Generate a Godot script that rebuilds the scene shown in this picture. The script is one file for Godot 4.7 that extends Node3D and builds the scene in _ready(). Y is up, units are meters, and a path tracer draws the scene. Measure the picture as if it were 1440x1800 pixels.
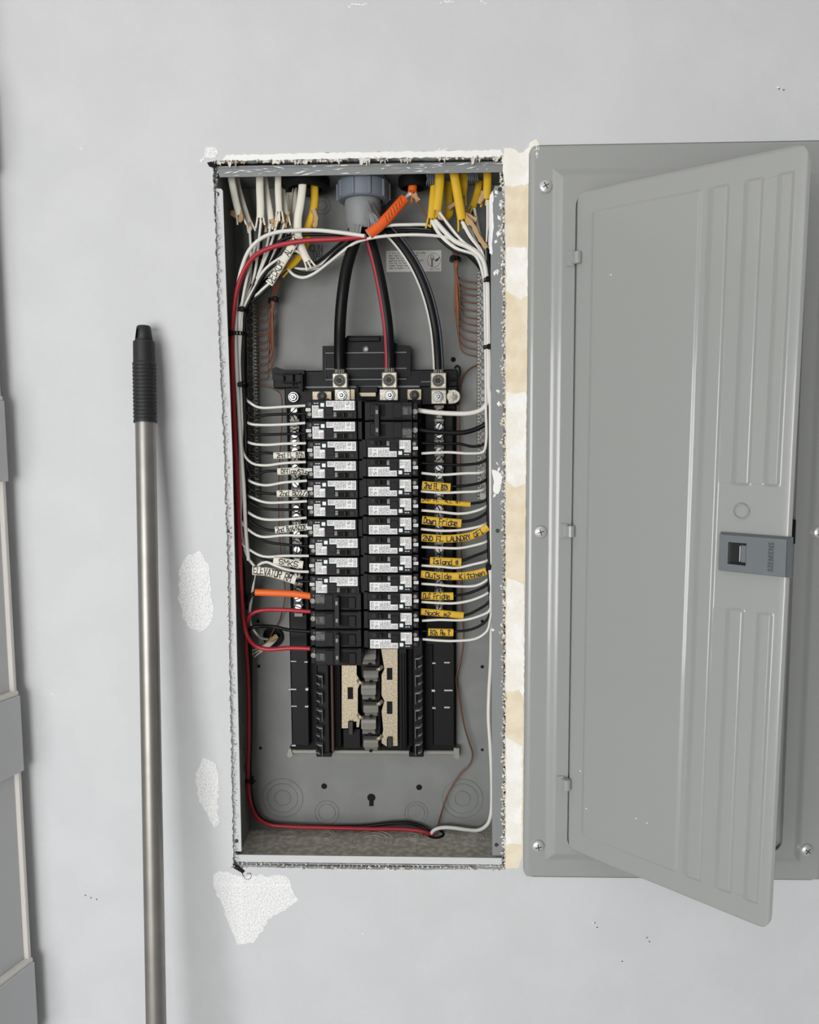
extends Node3D

const EYE := Vector3(0.0, 1.45, 1.05)
const FOCAL := 1400.0
const BACK := -0.098          # back sheet of the steel box
const LIP := -0.006           # front lips of the box, just behind the drywall face
const ORD := ["first", "second", "third", "fourth", "fifth", "sixth", "seventh", "eighth", "ninth", "tenth", "eleventh", "twelfth", "thirteenth"]

var view := Basis()
var mats: Dictionary[String, StandardMaterial3D] = {}
var rng := RandomNumberGenerator.new()
var atlas: Image
var atlas_mat: StandardMaterial3D
var cells := {}
var glyphs := {}


# ------------------------------------------------------------------ mesh building
class MB:
	var v := PackedVector3Array()
	var n := PackedVector3Array()
	var u := PackedVector2Array()
	var c := PackedColorArray()
	var col := Color(1, 1, 1)

	func vert(p: Vector3, nn: Vector3, uv := Vector2.ZERO) -> void:
		v.append(p); n.append(nn); u.append(uv); c.append(col)

	func tri(a: Vector3, b: Vector3, d: Vector3, na: Vector3, nb: Vector3, nd: Vector3, ua := Vector2.ZERO, ub := Vector2.ZERO, ud := Vector2.ZERO) -> void:
		var cr := (b - a).cross(d - a)
		if cr.length_squared() < 1e-18:
			return
		if cr.dot(na + nb + nd) > 0.0:
			vert(a, na, ua); vert(d, nd, ud); vert(b, nb, ub)
		else:
			vert(a, na, ua); vert(b, nb, ub); vert(d, nd, ud)

	func flat(a: Vector3, b: Vector3, d: Vector3, toward: Vector3) -> void:
		var nn := (b - a).cross(d - a).normalized()
		if nn.dot(toward) < 0.0:
			nn = -nn
		tri(a, b, d, nn, nn, nn)

	func quad(a: Vector3, b: Vector3, d: Vector3, e: Vector3, toward: Vector3, uvs := []) -> void:
		var nn := (b - a).cross(d - a)
		if nn.length_squared() < 1e-18:
			nn = (d - a).cross(e - a)
		nn = nn.normalized()
		if nn.dot(toward) < 0.0:
			nn = -nn
		if uvs.size() == 4:
			tri(a, b, d, nn, nn, nn, uvs[0], uvs[1], uvs[2])
			tri(a, d, e, nn, nn, nn, uvs[0], uvs[2], uvs[3])
		else:
			tri(a, b, d, nn, nn, nn)
			tri(a, d, e, nn, nn, nn)

	func box(ctr: Vector3, size: Vector3, bev := 0.0, b := Basis()) -> void:
		var h := size * 0.5
		bev = minf(bev, minf(h.x, minf(h.y, h.z)) * 0.9)
		for ax in 3:
			for s in [-1.0, 1.0]:
				var e1 := (ax + 1) % 3
				var e2 := (ax + 2) % 3
				var pts := []
				for k in [[-1.0, -1.0], [1.0, -1.0], [1.0, 1.0], [-1.0, 1.0]]:
					var p := Vector3()
					p[ax] = s * h[ax]
					p[e1] = k[0] * (h[e1] - bev)
					p[e2] = k[1] * (h[e2] - bev)
					pts.append(ctr + b * p)
				var nn := Vector3()
				nn[ax] = s
				quad(pts[0], pts[1], pts[2], pts[3], b * nn)
		if bev <= 0.0:
			return
		for ax in 3:
			var e1 := (ax + 1) % 3
			var e2 := (ax + 2) % 3
			for s1 in [-1.0, 1.0]:
				for s2 in [-1.0, 1.0]:
					var q := []
					for k in [[0, -1.0], [0, 1.0], [1, 1.0], [1, -1.0]]:
						var p := Vector3()
						p[ax] = k[1] * (h[ax] - bev)
						p[e1] = s1 * (h[e1] - (bev if k[0] == 1 else 0.0))
						p[e2] = s2 * (h[e2] - (0.0 if k[0] == 1 else bev))
						q.append(ctr + b * p)
					var nn := Vector3()
					nn[e1] = s1
					nn[e2] = s2
					quad(q[0], q[1], q[2], q[3], b * nn)
		for s0 in [-1.0, 1.0]:
			for s1 in [-1.0, 1.0]:
				for s2 in [-1.0, 1.0]:
					var sg := Vector3(s0, s1, s2)
					var q := []
					for k in 3:
						var p := Vector3(s0 * (h.x - bev), s1 * (h.y - bev), s2 * (h.z - bev))
						p[k] = sg[k] * h[k]
						q.append(ctr + b * p)
					flat(q[0], q[1], q[2], b * sg)

	# revolve [radius, height] pairs around an axis through ctr
	func lathe(ctr: Vector3, axis: Vector3, prof: Array, seg := 20, start := 0.0) -> void:
		axis = axis.normalized()
		var s := axis.cross(Vector3(0, 1, 0) if absf(axis.y) < 0.9 else Vector3(1, 0, 0)).normalized()
		var t := axis.cross(s)
		for i in prof.size() - 1:
			var r0: float = prof[i][0]
			var h0: float = prof[i][1]
			var r1: float = prof[i + 1][0]
			var h1: float = prof[i + 1][1]
			var dr := r1 - r0
			var dh := h1 - h0
			if absf(dr) + absf(dh) < 1e-9:
				continue
			for k in seg:
				var a0 := TAU * k / seg + start
				var a1 := TAU * (k + 1) / seg + start
				var d0 := s * cos(a0) + t * sin(a0)
				var d1 := s * cos(a1) + t * sin(a1)
				var n0 := (d0 * dh - axis * dr).normalized()
				var n1 := (d1 * dh - axis * dr).normalized()
				if seg <= 8:
					var nm := (n0 + n1).normalized()
					n0 = nm
					n1 = nm
				var A := ctr + d0 * r0 + axis * h0
				var B := ctr + d1 * r0 + axis * h0
				var C := ctr + d1 * r1 + axis * h1
				var D := ctr + d0 * r1 + axis * h1
				tri(A, B, C, n0, n1, n1)
				tri(A, C, D, n0, n1, n0)

	# sweep an ellipse (ra across, rb towards the room) along points; an arc of it when a0..a1 is less than a turn
	func tube(pts: PackedVector3Array, ra: float, rb := -1.0, seg := 8, a0 := 0.0, a1 := TAU, caps := true, cell := Rect2(), lumps := 0.0) -> void:
		if rb < 0.0:
			rb = ra
		var m := pts.size()
		var rings := []
		var norms := []
		var run := 0.0
		var total := 0.0
		for i in m - 1:
			total += pts[i].distance_to(pts[i + 1])
		var us := []
		for i in m:
			var T := (pts[mini(i + 1, m - 1)] - pts[maxi(i - 1, 0)]).normalized()
			var w := T.cross(Vector3(0, 0, 1))
			if w.length() < 0.15:
				w = T.cross(Vector3(0, 1, 0)).cross(T) * -1.0
			w = w.normalized()
			var nn := w.cross(T).normalized()
			if nn.z < 0.0 and absf(nn.z) > 0.05:
				nn = -nn
			if i > 0:
				run += pts[i].distance_to(pts[i - 1])
			us.append(run / maxf(total, 1e-6))
			var k1 := 1.0 + lumps * sin(run * 700.0) * 0.5
			var ring := PackedVector3Array()
			var rn := PackedVector3Array()
			for k in seg + 1:
				var a := a0 + (a1 - a0) * k / seg
				ring.append(pts[i] + (w * cos(a) * ra + nn * sin(a) * rb) * k1)
				rn.append((w * cos(a) / ra + nn * sin(a) / rb).normalized())
			rings.append(ring)
			norms.append(rn)
		for i in m - 1:
			for k in seg:
				var ak0 := a0 + (a1 - a0) * k / seg
				var ak1 := a0 + (a1 - a0) * (k + 1) / seg
				var v0 := 0.5 + 0.5 * cos(ak0)
				var v1 := 0.5 + 0.5 * cos(ak1)
				var uA := cell.position + cell.size * Vector2(us[i], v0)
				var uB := cell.position + cell.size * Vector2(us[i], v1)
				var uC := cell.position + cell.size * Vector2(us[i + 1], v1)
				var uD := cell.position + cell.size * Vector2(us[i + 1], v0)
				tri(rings[i][k], rings[i][k + 1], rings[i + 1][k + 1], norms[i][k], norms[i][k + 1], norms[i + 1][k + 1], uA, uB, uC)
				tri(rings[i][k], rings[i + 1][k + 1], rings[i + 1][k], norms[i][k], norms[i + 1][k + 1], norms[i + 1][k], uA, uC, uD)
		if caps:
			for e in [0, m - 1]:
				var out := (pts[0] - pts[1]).normalized() if e == 0 else (pts[m - 1] - pts[m - 2]).normalized()
				for k in range(1, seg - 1):
					tri(rings[e][0], rings[e][k], rings[e][k + 1], out, out, out, cell.position, cell.position, cell.position)

	# flat polygon (in the wall's plane) pushed out from z0 to z1, its rim tapered inwards
	func slab(poly: PackedVector2Array, z0: float, z1: float, taper := 0.0, uvs := false) -> void:
		var top := poly
		if taper > 0.0:
			var ins := Geometry2D.offset_polygon(poly, -taper)
			if ins.size() == 1 and ins[0].size() == poly.size():
				top = ins[0]
		var idx := Geometry2D.triangulate_polygon(top)
		var up := Vector3(0, 0, 1)
		for i in range(0, idx.size(), 3):
			var a := top[idx[i]]
			var b := top[idx[i + 1]]
			var d := top[idx[i + 2]]
			tri(Vector3(a.x, a.y, z1), Vector3(b.x, b.y, z1), Vector3(d.x, d.y, z1), up, up, up, a, b, d)
		var ctr := Vector2()
		for p in poly:
			ctr += p
		ctr /= poly.size()
		var cw := Geometry2D.is_polygon_clockwise(top)
		for i in top.size():
			var a := top[i]
			var b := top[(i + 1) % top.size()]
			var e := b - a
			var o := Vector2(-e.y, e.x) if cw else Vector2(e.y, -e.x)
			quad(Vector3(a.x, a.y, z0), Vector3(b.x, b.y, z0), Vector3(b.x, b.y, z1), Vector3(a.x, a.y, z1), Vector3(o.x, o.y, 0), [a, b, b, a])

	func blob(ctr: Vector3, r: Vector3, b := Basis()) -> void:
		var P6 := [Vector3(r.x, 0, 0), Vector3(-r.x, 0, 0), Vector3(0, r.y, 0), Vector3(0, -r.y, 0), Vector3(0, 0, r.z), Vector3(0, 0, -r.z)]
		for i in [0, 1]:
			for j in [2, 3]:
				for k in [4, 5]:
					var A: Vector3 = b * P6[i]
					var B: Vector3 = b * P6[j]
					var C: Vector3 = b * P6[k]
					flat(ctr + A, ctr + B, ctr + C, A + B + C)


func commit(mb: MB, called: String, m: Material, parent: Node3D = null, made: Mesh = null) -> MeshInstance3D:
	var o := MeshInstance3D.new()
	o.name = called
	var up := Vector3.ZERO
	if parent == null:
		parent = self
	else:
		var q: Node3D = parent
		while q != self and q != null:
			up += q.position
			q = q.get_parent() as Node3D
	var lo := Vector3(1e9, 1e9, 1e9)
	var hi := -lo
	for p in mb.v:
		lo = lo.min(p)
		hi = hi.max(p)
	var org := Vector3((lo.x + hi.x) * 0.5, lo.y, (lo.z + hi.z) * 0.5)
	var vv := PackedVector3Array()
	vv.resize(mb.v.size())
	for i in mb.v.size():
		vv[i] = mb.v[i] - org
	var arr := []
	arr.resize(Mesh.ARRAY_MAX)
	arr[Mesh.ARRAY_VERTEX] = vv
	arr[Mesh.ARRAY_NORMAL] = mb.n
	arr[Mesh.ARRAY_TEX_UV] = mb.u
	arr[Mesh.ARRAY_COLOR] = mb.c
	var am := ArrayMesh.new()
	am.add_surface_from_arrays(Mesh.PRIMITIVE_TRIANGLES, arr)
	am.surface_set_material(0, m)
	o.mesh = am
	o.position = org - up
	parent.add_child(o, true)
	return o


func numbered(called: String) -> String:
	if not has_node(NodePath(called)):
		return called
	var k := 1
	while has_node(NodePath("%s_%03d" % [called, k])):
		k += 1
	return "%s_%03d" % [called, k]


func tag(o: Node3D, label: String, category: String, group := "") -> Node3D:
	o.set_meta("label", label)
	o.set_meta("category", category)
	if group != "":
		o.set_meta("group", group)
	return o


func thing(called: String, label: String, category: String, at: Vector3, group := "") -> Node3D:
	var o := Node3D.new()
	o.name = numbered(called)
	o.position = at
	add_child(o)
	return tag(o, label, category, group)


func single(mb: MB, called: String, m: Material, label: String, category: String, group := "") -> MeshInstance3D:
	return tag(commit(mb, numbered(called), m), label, category, group) as MeshInstance3D


func struct(o: Node3D, label := "") -> Node3D:
	o.set_meta("kind", "structure")
	if label != "":
		o.set_meta("label", label)
	return o


# ------------------------------------------------------------------ materials
func mat(called: String, col: Color, rough := 0.5, metal := 0.0) -> StandardMaterial3D:
	if mats.has(called):
		return mats[called]
	var m := StandardMaterial3D.new()
	m.resource_name = called
	m.albedo_color = col
	m.roughness = rough
	m.metallic = metal
	mats[called] = m
	return m


func rgb8(r: int, g: int, b: int) -> Color:
	return Color(r / 255.0, g / 255.0, b / 255.0)


func noise_tex(freq: float, seed_: int, dark: Color, light: Color, normal := false, strength := 4.0, size := 512, octaves := 4, lo := 0.3, hi := 0.7) -> NoiseTexture2D:
	var f := FastNoiseLite.new()
	f.noise_type = FastNoiseLite.TYPE_SIMPLEX_SMOOTH
	f.frequency = freq
	f.seed = seed_
	f.fractal_octaves = octaves
	var t := NoiseTexture2D.new()
	t.width = size
	t.height = size
	t.seamless = true
	t.noise = f
	if normal:
		t.as_normal_map = true
		t.bump_strength = strength
	else:
		var g := Gradient.new()
		g.set_color(0, dark)
		g.set_color(1, light)
		g.set_offset(0, lo)
		g.set_offset(1, hi)
		t.color_ramp = g
	return t


func triplanar(m: StandardMaterial3D, scale: float) -> StandardMaterial3D:
	m.uv1_triplanar = true
	m.uv1_world_triplanar = true
	m.uv1_scale = Vector3(scale, scale, scale)
	return m


func make_materials() -> void:
	var wall := mat("wall paint", Color(1, 1, 1), 0.62)
	wall.albedo_texture = noise_tex(0.006, 3, rgb8(206, 207, 209), rgb8(209, 210, 212))
	wall.normal_enabled = true
	wall.normal_texture = noise_tex(0.05, 4, Color.BLACK, Color.WHITE, true, 1.2)
	wall.normal_scale = 0.25
	triplanar(wall, 2.0)
	var sp := mat("spackle", Color(1, 1, 1), 0.9)
	sp.albedo_texture = noise_tex(0.07, 8, rgb8(222, 223, 224), rgb8(248, 248, 248), false, 1.0, 512, 5, 0.28, 0.5)
	sp.normal_enabled = true
	sp.normal_texture = noise_tex(0.06, 9, Color.BLACK, Color.WHITE, true, 5.0)
	triplanar(sp, 9.0)
	var bare := mat("bare drywall paper", Color(1, 1, 1), 0.9)
	bare.albedo_texture = noise_tex(0.012, 18, rgb8(232, 217, 189), rgb8(240, 228, 205), false, 1.0, 512, 5)
	triplanar(bare, 5.0)
	var comp := mat("joint compound", Color(1, 1, 1), 0.85)
	comp.albedo_texture = noise_tex(0.008, 28, rgb8(246, 241, 231), rgb8(252, 250, 246), false, 1.0, 512, 5)
	comp.normal_enabled = true
	comp.normal_texture = noise_tex(0.03, 29, Color.BLACK, Color.WHITE, true, 2.0)
	triplanar(comp, 6.0)
	mat("torn paper", rgb8(240, 236, 230), 0.9).vertex_color_use_as_albedo = true
	mat("gypsum", Color(1, 1, 1), 0.95).vertex_color_use_as_albedo = true
	mat("white paint", rgb8(244, 244, 243), 0.6)
	var bx := mat("box enamel", Color(1, 1, 1), 0.5)
	bx.albedo_texture = noise_tex(0.01, 38, rgb8(118, 120, 118), rgb8(124, 126, 123))  # darkened from the cover gray to stand for shade inside the box
	triplanar(bx, 3.0)
	var dusty := mat("dusty enamel", Color(1, 1, 1), 0.85)
	dusty.albedo_texture = noise_tex(0.02, 48, rgb8(172, 168, 159), rgb8(208, 203, 192), false, 1.0, 512, 5)
	triplanar(dusty, 7.0)
	mat("painted lip", rgb8(206, 208, 209), 0.6)
	mat("gray lip", rgb8(133, 136, 137), 0.5)
	var cov := mat("cover enamel", rgb8(156, 158, 156), 0.3)
	cov.clearcoat_enabled = true
	cov.clearcoat = 0.5
	cov.clearcoat_roughness = 0.1
	mat("latch plastic", rgb8(104, 110, 114), 0.5)
	mat("black plastic", rgb8(17, 17, 19), 0.45).metallic_specular = 0.3
	mat("dull black", rgb8(14, 14, 15), 0.6).metallic_specular = 0.3
	mat("recess_shade", rgb8(6, 6, 6), 0.9)  # near black that paints the shade inside holes and recesses
	mat("charcoal plastic", rgb8(30, 31, 33), 0.5).metallic_specular = 0.35
	mat("toggle plastic", rgb8(22, 22, 23), 0.3)
	mat("brown insulator", rgb8(72, 48, 42), 0.55)
	mat("zinc", rgb8(132, 131, 127), 0.4, 0.75)
	mat("bright steel", rgb8(172, 173, 174), 0.3, 0.85)
	var al := mat("lug aluminium", Color(1, 1, 1), 0.42, 0.7)
	al.albedo_texture = noise_tex(0.04, 58, rgb8(158, 153, 142), rgb8(192, 187, 176), false, 1.0, 256, 4)
	triplanar(al, 25.0)
	var tin := mat("tinned bus", Color(1, 1, 1), 0.45, 0.6)
	tin.albedo_texture = noise_tex(0.09, 68, rgb8(150, 138, 118), rgb8(182, 170, 148), false, 1.0, 256, 4, 0.25, 0.75)
	triplanar(tin, 14.0)
	mat("dull steel", rgb8(138, 136, 129), 0.5, 0.45)
	mat("dark metal", rgb8(70, 70, 70), 0.5, 0.6)
	mat("white insulation", rgb8(226, 224, 218), 0.4)
	mat("black insulation", rgb8(12, 12, 13), 0.42).metallic_specular = 0.35
	mat("red insulation", rgb8(168, 38, 48), 0.4)
	mat("orange sheath", rgb8(238, 110, 36), 0.5)
	mat("yellow sheath", rgb8(218, 174, 22), 0.55)
	mat("white sheath", rgb8(228, 224, 210), 0.5)
	mat("copper", rgb8(124, 80, 58), 0.45, 0.6)
	mat("paper wrap", rgb8(190, 158, 118), 0.9)
	mat("conduit plastic", rgb8(112, 120, 130), 0.5)
	mat("cable jacket", rgb8(134, 136, 138), 0.55)
	mat("braid", rgb8(150, 150, 150), 0.5, 0.4)
	mat("stripe red", rgb8(176, 66, 78), 0.5)
	mat("rubber", rgb8(34, 35, 38), 0.55)
	var st := mat("brushed steel", Color(1, 1, 1), 0.42, 0.75)
	st.albedo_texture = noise_tex(0.02, 78, rgb8(150, 147, 142), rgb8(158, 155, 150), false, 1.0, 256, 3)
	triplanar(st, 4.0)
	mat("door paint", rgb8(198, 199, 201), 0.5)
	mat("door edge", rgb8(226, 222, 216), 0.5)
	mat("button", rgb8(222, 238, 242), 0.35)
	mat("ceiling paint", rgb8(235, 235, 232), 0.9)
	mat("floor concrete", rgb8(172, 171, 168), 0.8)
	mat("room paint", rgb8(116, 117, 118), 0.8)  # walls out of view, darkened to cut the light they bounce


# ------------------------------------------------------------------ places
func P(x: float, y: float, z: float) -> Vector3:
	var d := view * Vector3((x - 720.0) / FOCAL, -(y - 900.0) / FOCAL, -1.0)
	return EYE + d * ((z - EYE.z) / d.z)


func px(z: float) -> float:      # size of one picture dot at that depth
	return (EYE.z - z) / FOCAL


func path(s: String, z := -40.0) -> PackedVector3Array:   # "x,y,millimetres x,y ..." -> points in the room
	var out := PackedVector3Array()
	for w in s.split(" ", false):
		var q := w.split(",")
		if q.size() > 2:
			z = float(q[2])
		out.append(P(float(q[0]), float(q[1]), z * 0.001))
	return out


func smooth(p: PackedVector3Array, steps := 8) -> PackedVector3Array:   # centripetal spline through the points
	if p.size() < 3:
		return p
	var out := PackedVector3Array()
	for i in p.size() - 1:
		var b := p[i]
		var c := p[i + 1]
		var a := p[i - 1] if i > 0 else b * 2.0 - c
		var d := p[i + 2] if i + 2 < p.size() else c * 2.0 - b
		var t0 := 0.0
		var t1 := t0 + sqrt(maxf(a.distance_to(b), 1e-5))
		var t2 := t1 + sqrt(maxf(b.distance_to(c), 1e-5))
		var t3 := t2 + sqrt(maxf(c.distance_to(d), 1e-5))
		var n := clampi(int(b.distance_to(c) / 0.006) + 1, 2, steps)
		for k in n:
			var t := lerpf(t1, t2, float(k) / n)
			var a1 := a.lerp(b, (t - t0) / (t1 - t0))
			var a2 := b.lerp(c, (t - t1) / (t2 - t1))
			var a3 := c.lerp(d, (t - t2) / (t3 - t2))
			var b1 := a1.lerp(a2, (t - t0) / (t2 - t0))
			var b2 := a2.lerp(a3, (t - t1) / (t3 - t1))
			out.append(b1.lerp(b2, (t - t1) / (t2 - t1)))
	out.append(p[p.size() - 1])
	return out


func pbox(mb: MB, x0: float, y0: float, x1: float, y1: float, z1: float, z0: float, bev := 0.0) -> void:
	var a := P(x0, y0, z1)
	var b := P(x1, y1, z1)
	mb.box(Vector3((a.x + b.x) * 0.5, (a.y + b.y) * 0.5, (z0 + z1) * 0.5), Vector3(absf(b.x - a.x), absf(b.y - a.y), absf(z1 - z0)), bev)


func poly(s: String, z: float) -> PackedVector2Array:
	var out := PackedVector2Array()
	for w in s.split(" ", false):
		var q := w.split(",")
		var p := P(float(q[0]), float(q[1]), z)
		out.append(Vector2(p.x, p.y))
	return out


func rough_poly(s: String, z: float, amp: float, step := 0.004) -> PackedVector2Array:
	var p := poly(s, z)
	var out := PackedVector2Array()
	for i in p.size():
		var a := p[i]
		var b := p[(i + 1) % p.size()]
		var n := maxi(1, int(a.distance_to(b) / step))
		for k in n:
			out.append(a.lerp(b, float(k) / n) + Vector2(rng.randf_range(-amp, amp), rng.randf_range(-amp, amp)))
	return out


# ------------------------------------------------------------------ lettering: strokes on a 4 x 6 grid, x then y, y up
func make_glyphs() -> void:
	glyphs = {
		"A": "0026 2640 1232", "B": "0006 0626 2635 3534 3413 0333 3342 4241 4130 3000", "C": "4516 1605 0501 0110 1031 3141", "D": "0006 0626 2644 4442 4220 2000", "E": "0006 0646 0333 0040",
		"F": "0006 0646 0333", "G": "4516 1605 0501 0110 1030 3042 4233", "I": "1636 2620 1030", "K": "0006 0246 1340", "L": "0600 0040", "M": "0006 0623 2346 4640", "N": "0006 0640 4046",
		"O": "1605 0501 0110 1030 3041 4145 4536 3616", "R": "0006 0636 3645 4544 4433 3303 2340", "S": "4536 3616 1605 0504 0413 1333 3342 4241 4130 3010 1001", "T": "0646 2620", "U": "0601 0110 1030 3041 4146",
		"V": "0620 2046", "W": "0610 1024 2430 3046", "Y": "0623 2346 2320", "P": "0006 0636 3645 4544 4433 3303",
		"a": "4434 3414 1403 0301 0110 1020 2042 4440", "b": "0600 0020 2042 4233 3303", "c": "4414 1403 0301 0110 1040", "d": "4640 4010 1001 0103 0314 1444", "e": "0242 4243 4334 3414 1403 0301 0110 1040",
		"f": "4636 3625 2520 0333", "g": "4414 1403 0302 0211 1141 4440", "h": "0600 0324 2433 3330", "i": "2420 2626", "k": "0600 0244 1240", "l": "2620", "m": "0004 0313 1323 2320 2333 3343 4340", "n": "0004 0324 2434 3443 4340",
		"o": "1403 0301 0110 1030 3041 4143 4334 3414", "r": "0400 0324 2444", "s": "4414 1403 0332 3241 4130 3000", "t": "2620 0545 2030", "u": "0401 0110 1030 3041 4440", "w": "0410 1023 2330 3044", "y": "0421 4400",
		"0": "1605 0501 0110 1030 3041 4145 4536 3616", "1": "1526 2620 1030", "2": "0516 1636 3645 4544 4400 0040", "3": "0646 4623 2333 3342 4241 4130 3001", "4": "3630 3602 0242", "5": "4606 0603 0333 3342 4241 4130 3000",
		"p": "0400 0434 3443 4332 3202", "v": "0420 2044", "q": "4440 4414 1403 0312 1242", "L2": "", "-": "1333", ",": "1100", ".": "1011",
		"/": "0046", "?": "0516 1636 3645 4523 2322 2120", "#": "1015 3035 0242 0444",
	}


func dab(im: Image, x: float, y: float, w: float, c: Color) -> void:
	im.fill_rect(Rect2i(int(x - w * 0.5), int(y - w * 0.5), maxi(1, int(w)), maxi(1, int(w))), c)


func line(im: Image, a: Vector2, b: Vector2, w: float, c: Color) -> void:
	var n := int(a.distance_to(b)) + 1
	for i in n + 1:
		var p := a.lerp(b, float(i) / n)
		dab(im, p.x, p.y, w, c)


# text from at (lower left of the first letter), turned by ang; shake makes it look hand written
func write(im: Image, text: String, at: Vector2, cw: float, ch: float, w: float, c: Color, ang := 0.0, shake := 0.0, gap := 0.35) -> void:
	var x := 0.0
	for k in text.length():
		var ch1 := text[k]
		if glyphs.has(ch1):
			var dy := rng.randf_range(-shake, shake) * 1.5
			for st in (glyphs[ch1] as String).split(" ", false):
				if st.length() < 4:
					continue
				var q := []
				for e in 2:
					var gx := float(st[e * 2]) / 4.0 * cw + x + rng.randf_range(-shake, shake)
					var gy := float(st[e * 2 + 1]) / 6.0 * ch + dy + rng.randf_range(-shake, shake)
					q.append(at + Vector2(gx, -gy).rotated(ang))
				line(im, q[0], q[1], w, c)
		x += cw * (1.0 + gap)


func scribble_rows(im: Image, r: Rect2i, row: int, c: Color, along_y := false, fill := 0.8) -> void:   # rows of print too small to read
	var steps := (r.size.x if along_y else r.size.y) / row
	for i in steps:
		var t := 0
		var length := int((r.size.y if along_y else r.size.x) * rng.randf_range(fill, 1.0))
		while t < length:
			var w := rng.randi_range(1, 4)
			if rng.randf() < 0.72:
				for k in w:
					var off := rng.randi_range(0, row / 2)
					var h := maxi(1, row - 2 - off)
					if along_y:
						im.fill_rect(Rect2i(r.position.x + i * row + off, r.position.y + t + k, h, 1), c)
					else:
						im.fill_rect(Rect2i(r.position.x + t + k, r.position.y + i * row + off, 1, h), c)
			t += w + 1


func cell(called: String, x: int, y: int, w: int, h: int, bg: Color) -> void:
	atlas.fill_rect(Rect2i(x, y, w, h), bg)
	cells[called] = Rect2(x / 2048.0, y / 2048.0, w / 2048.0, h / 2048.0)


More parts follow.
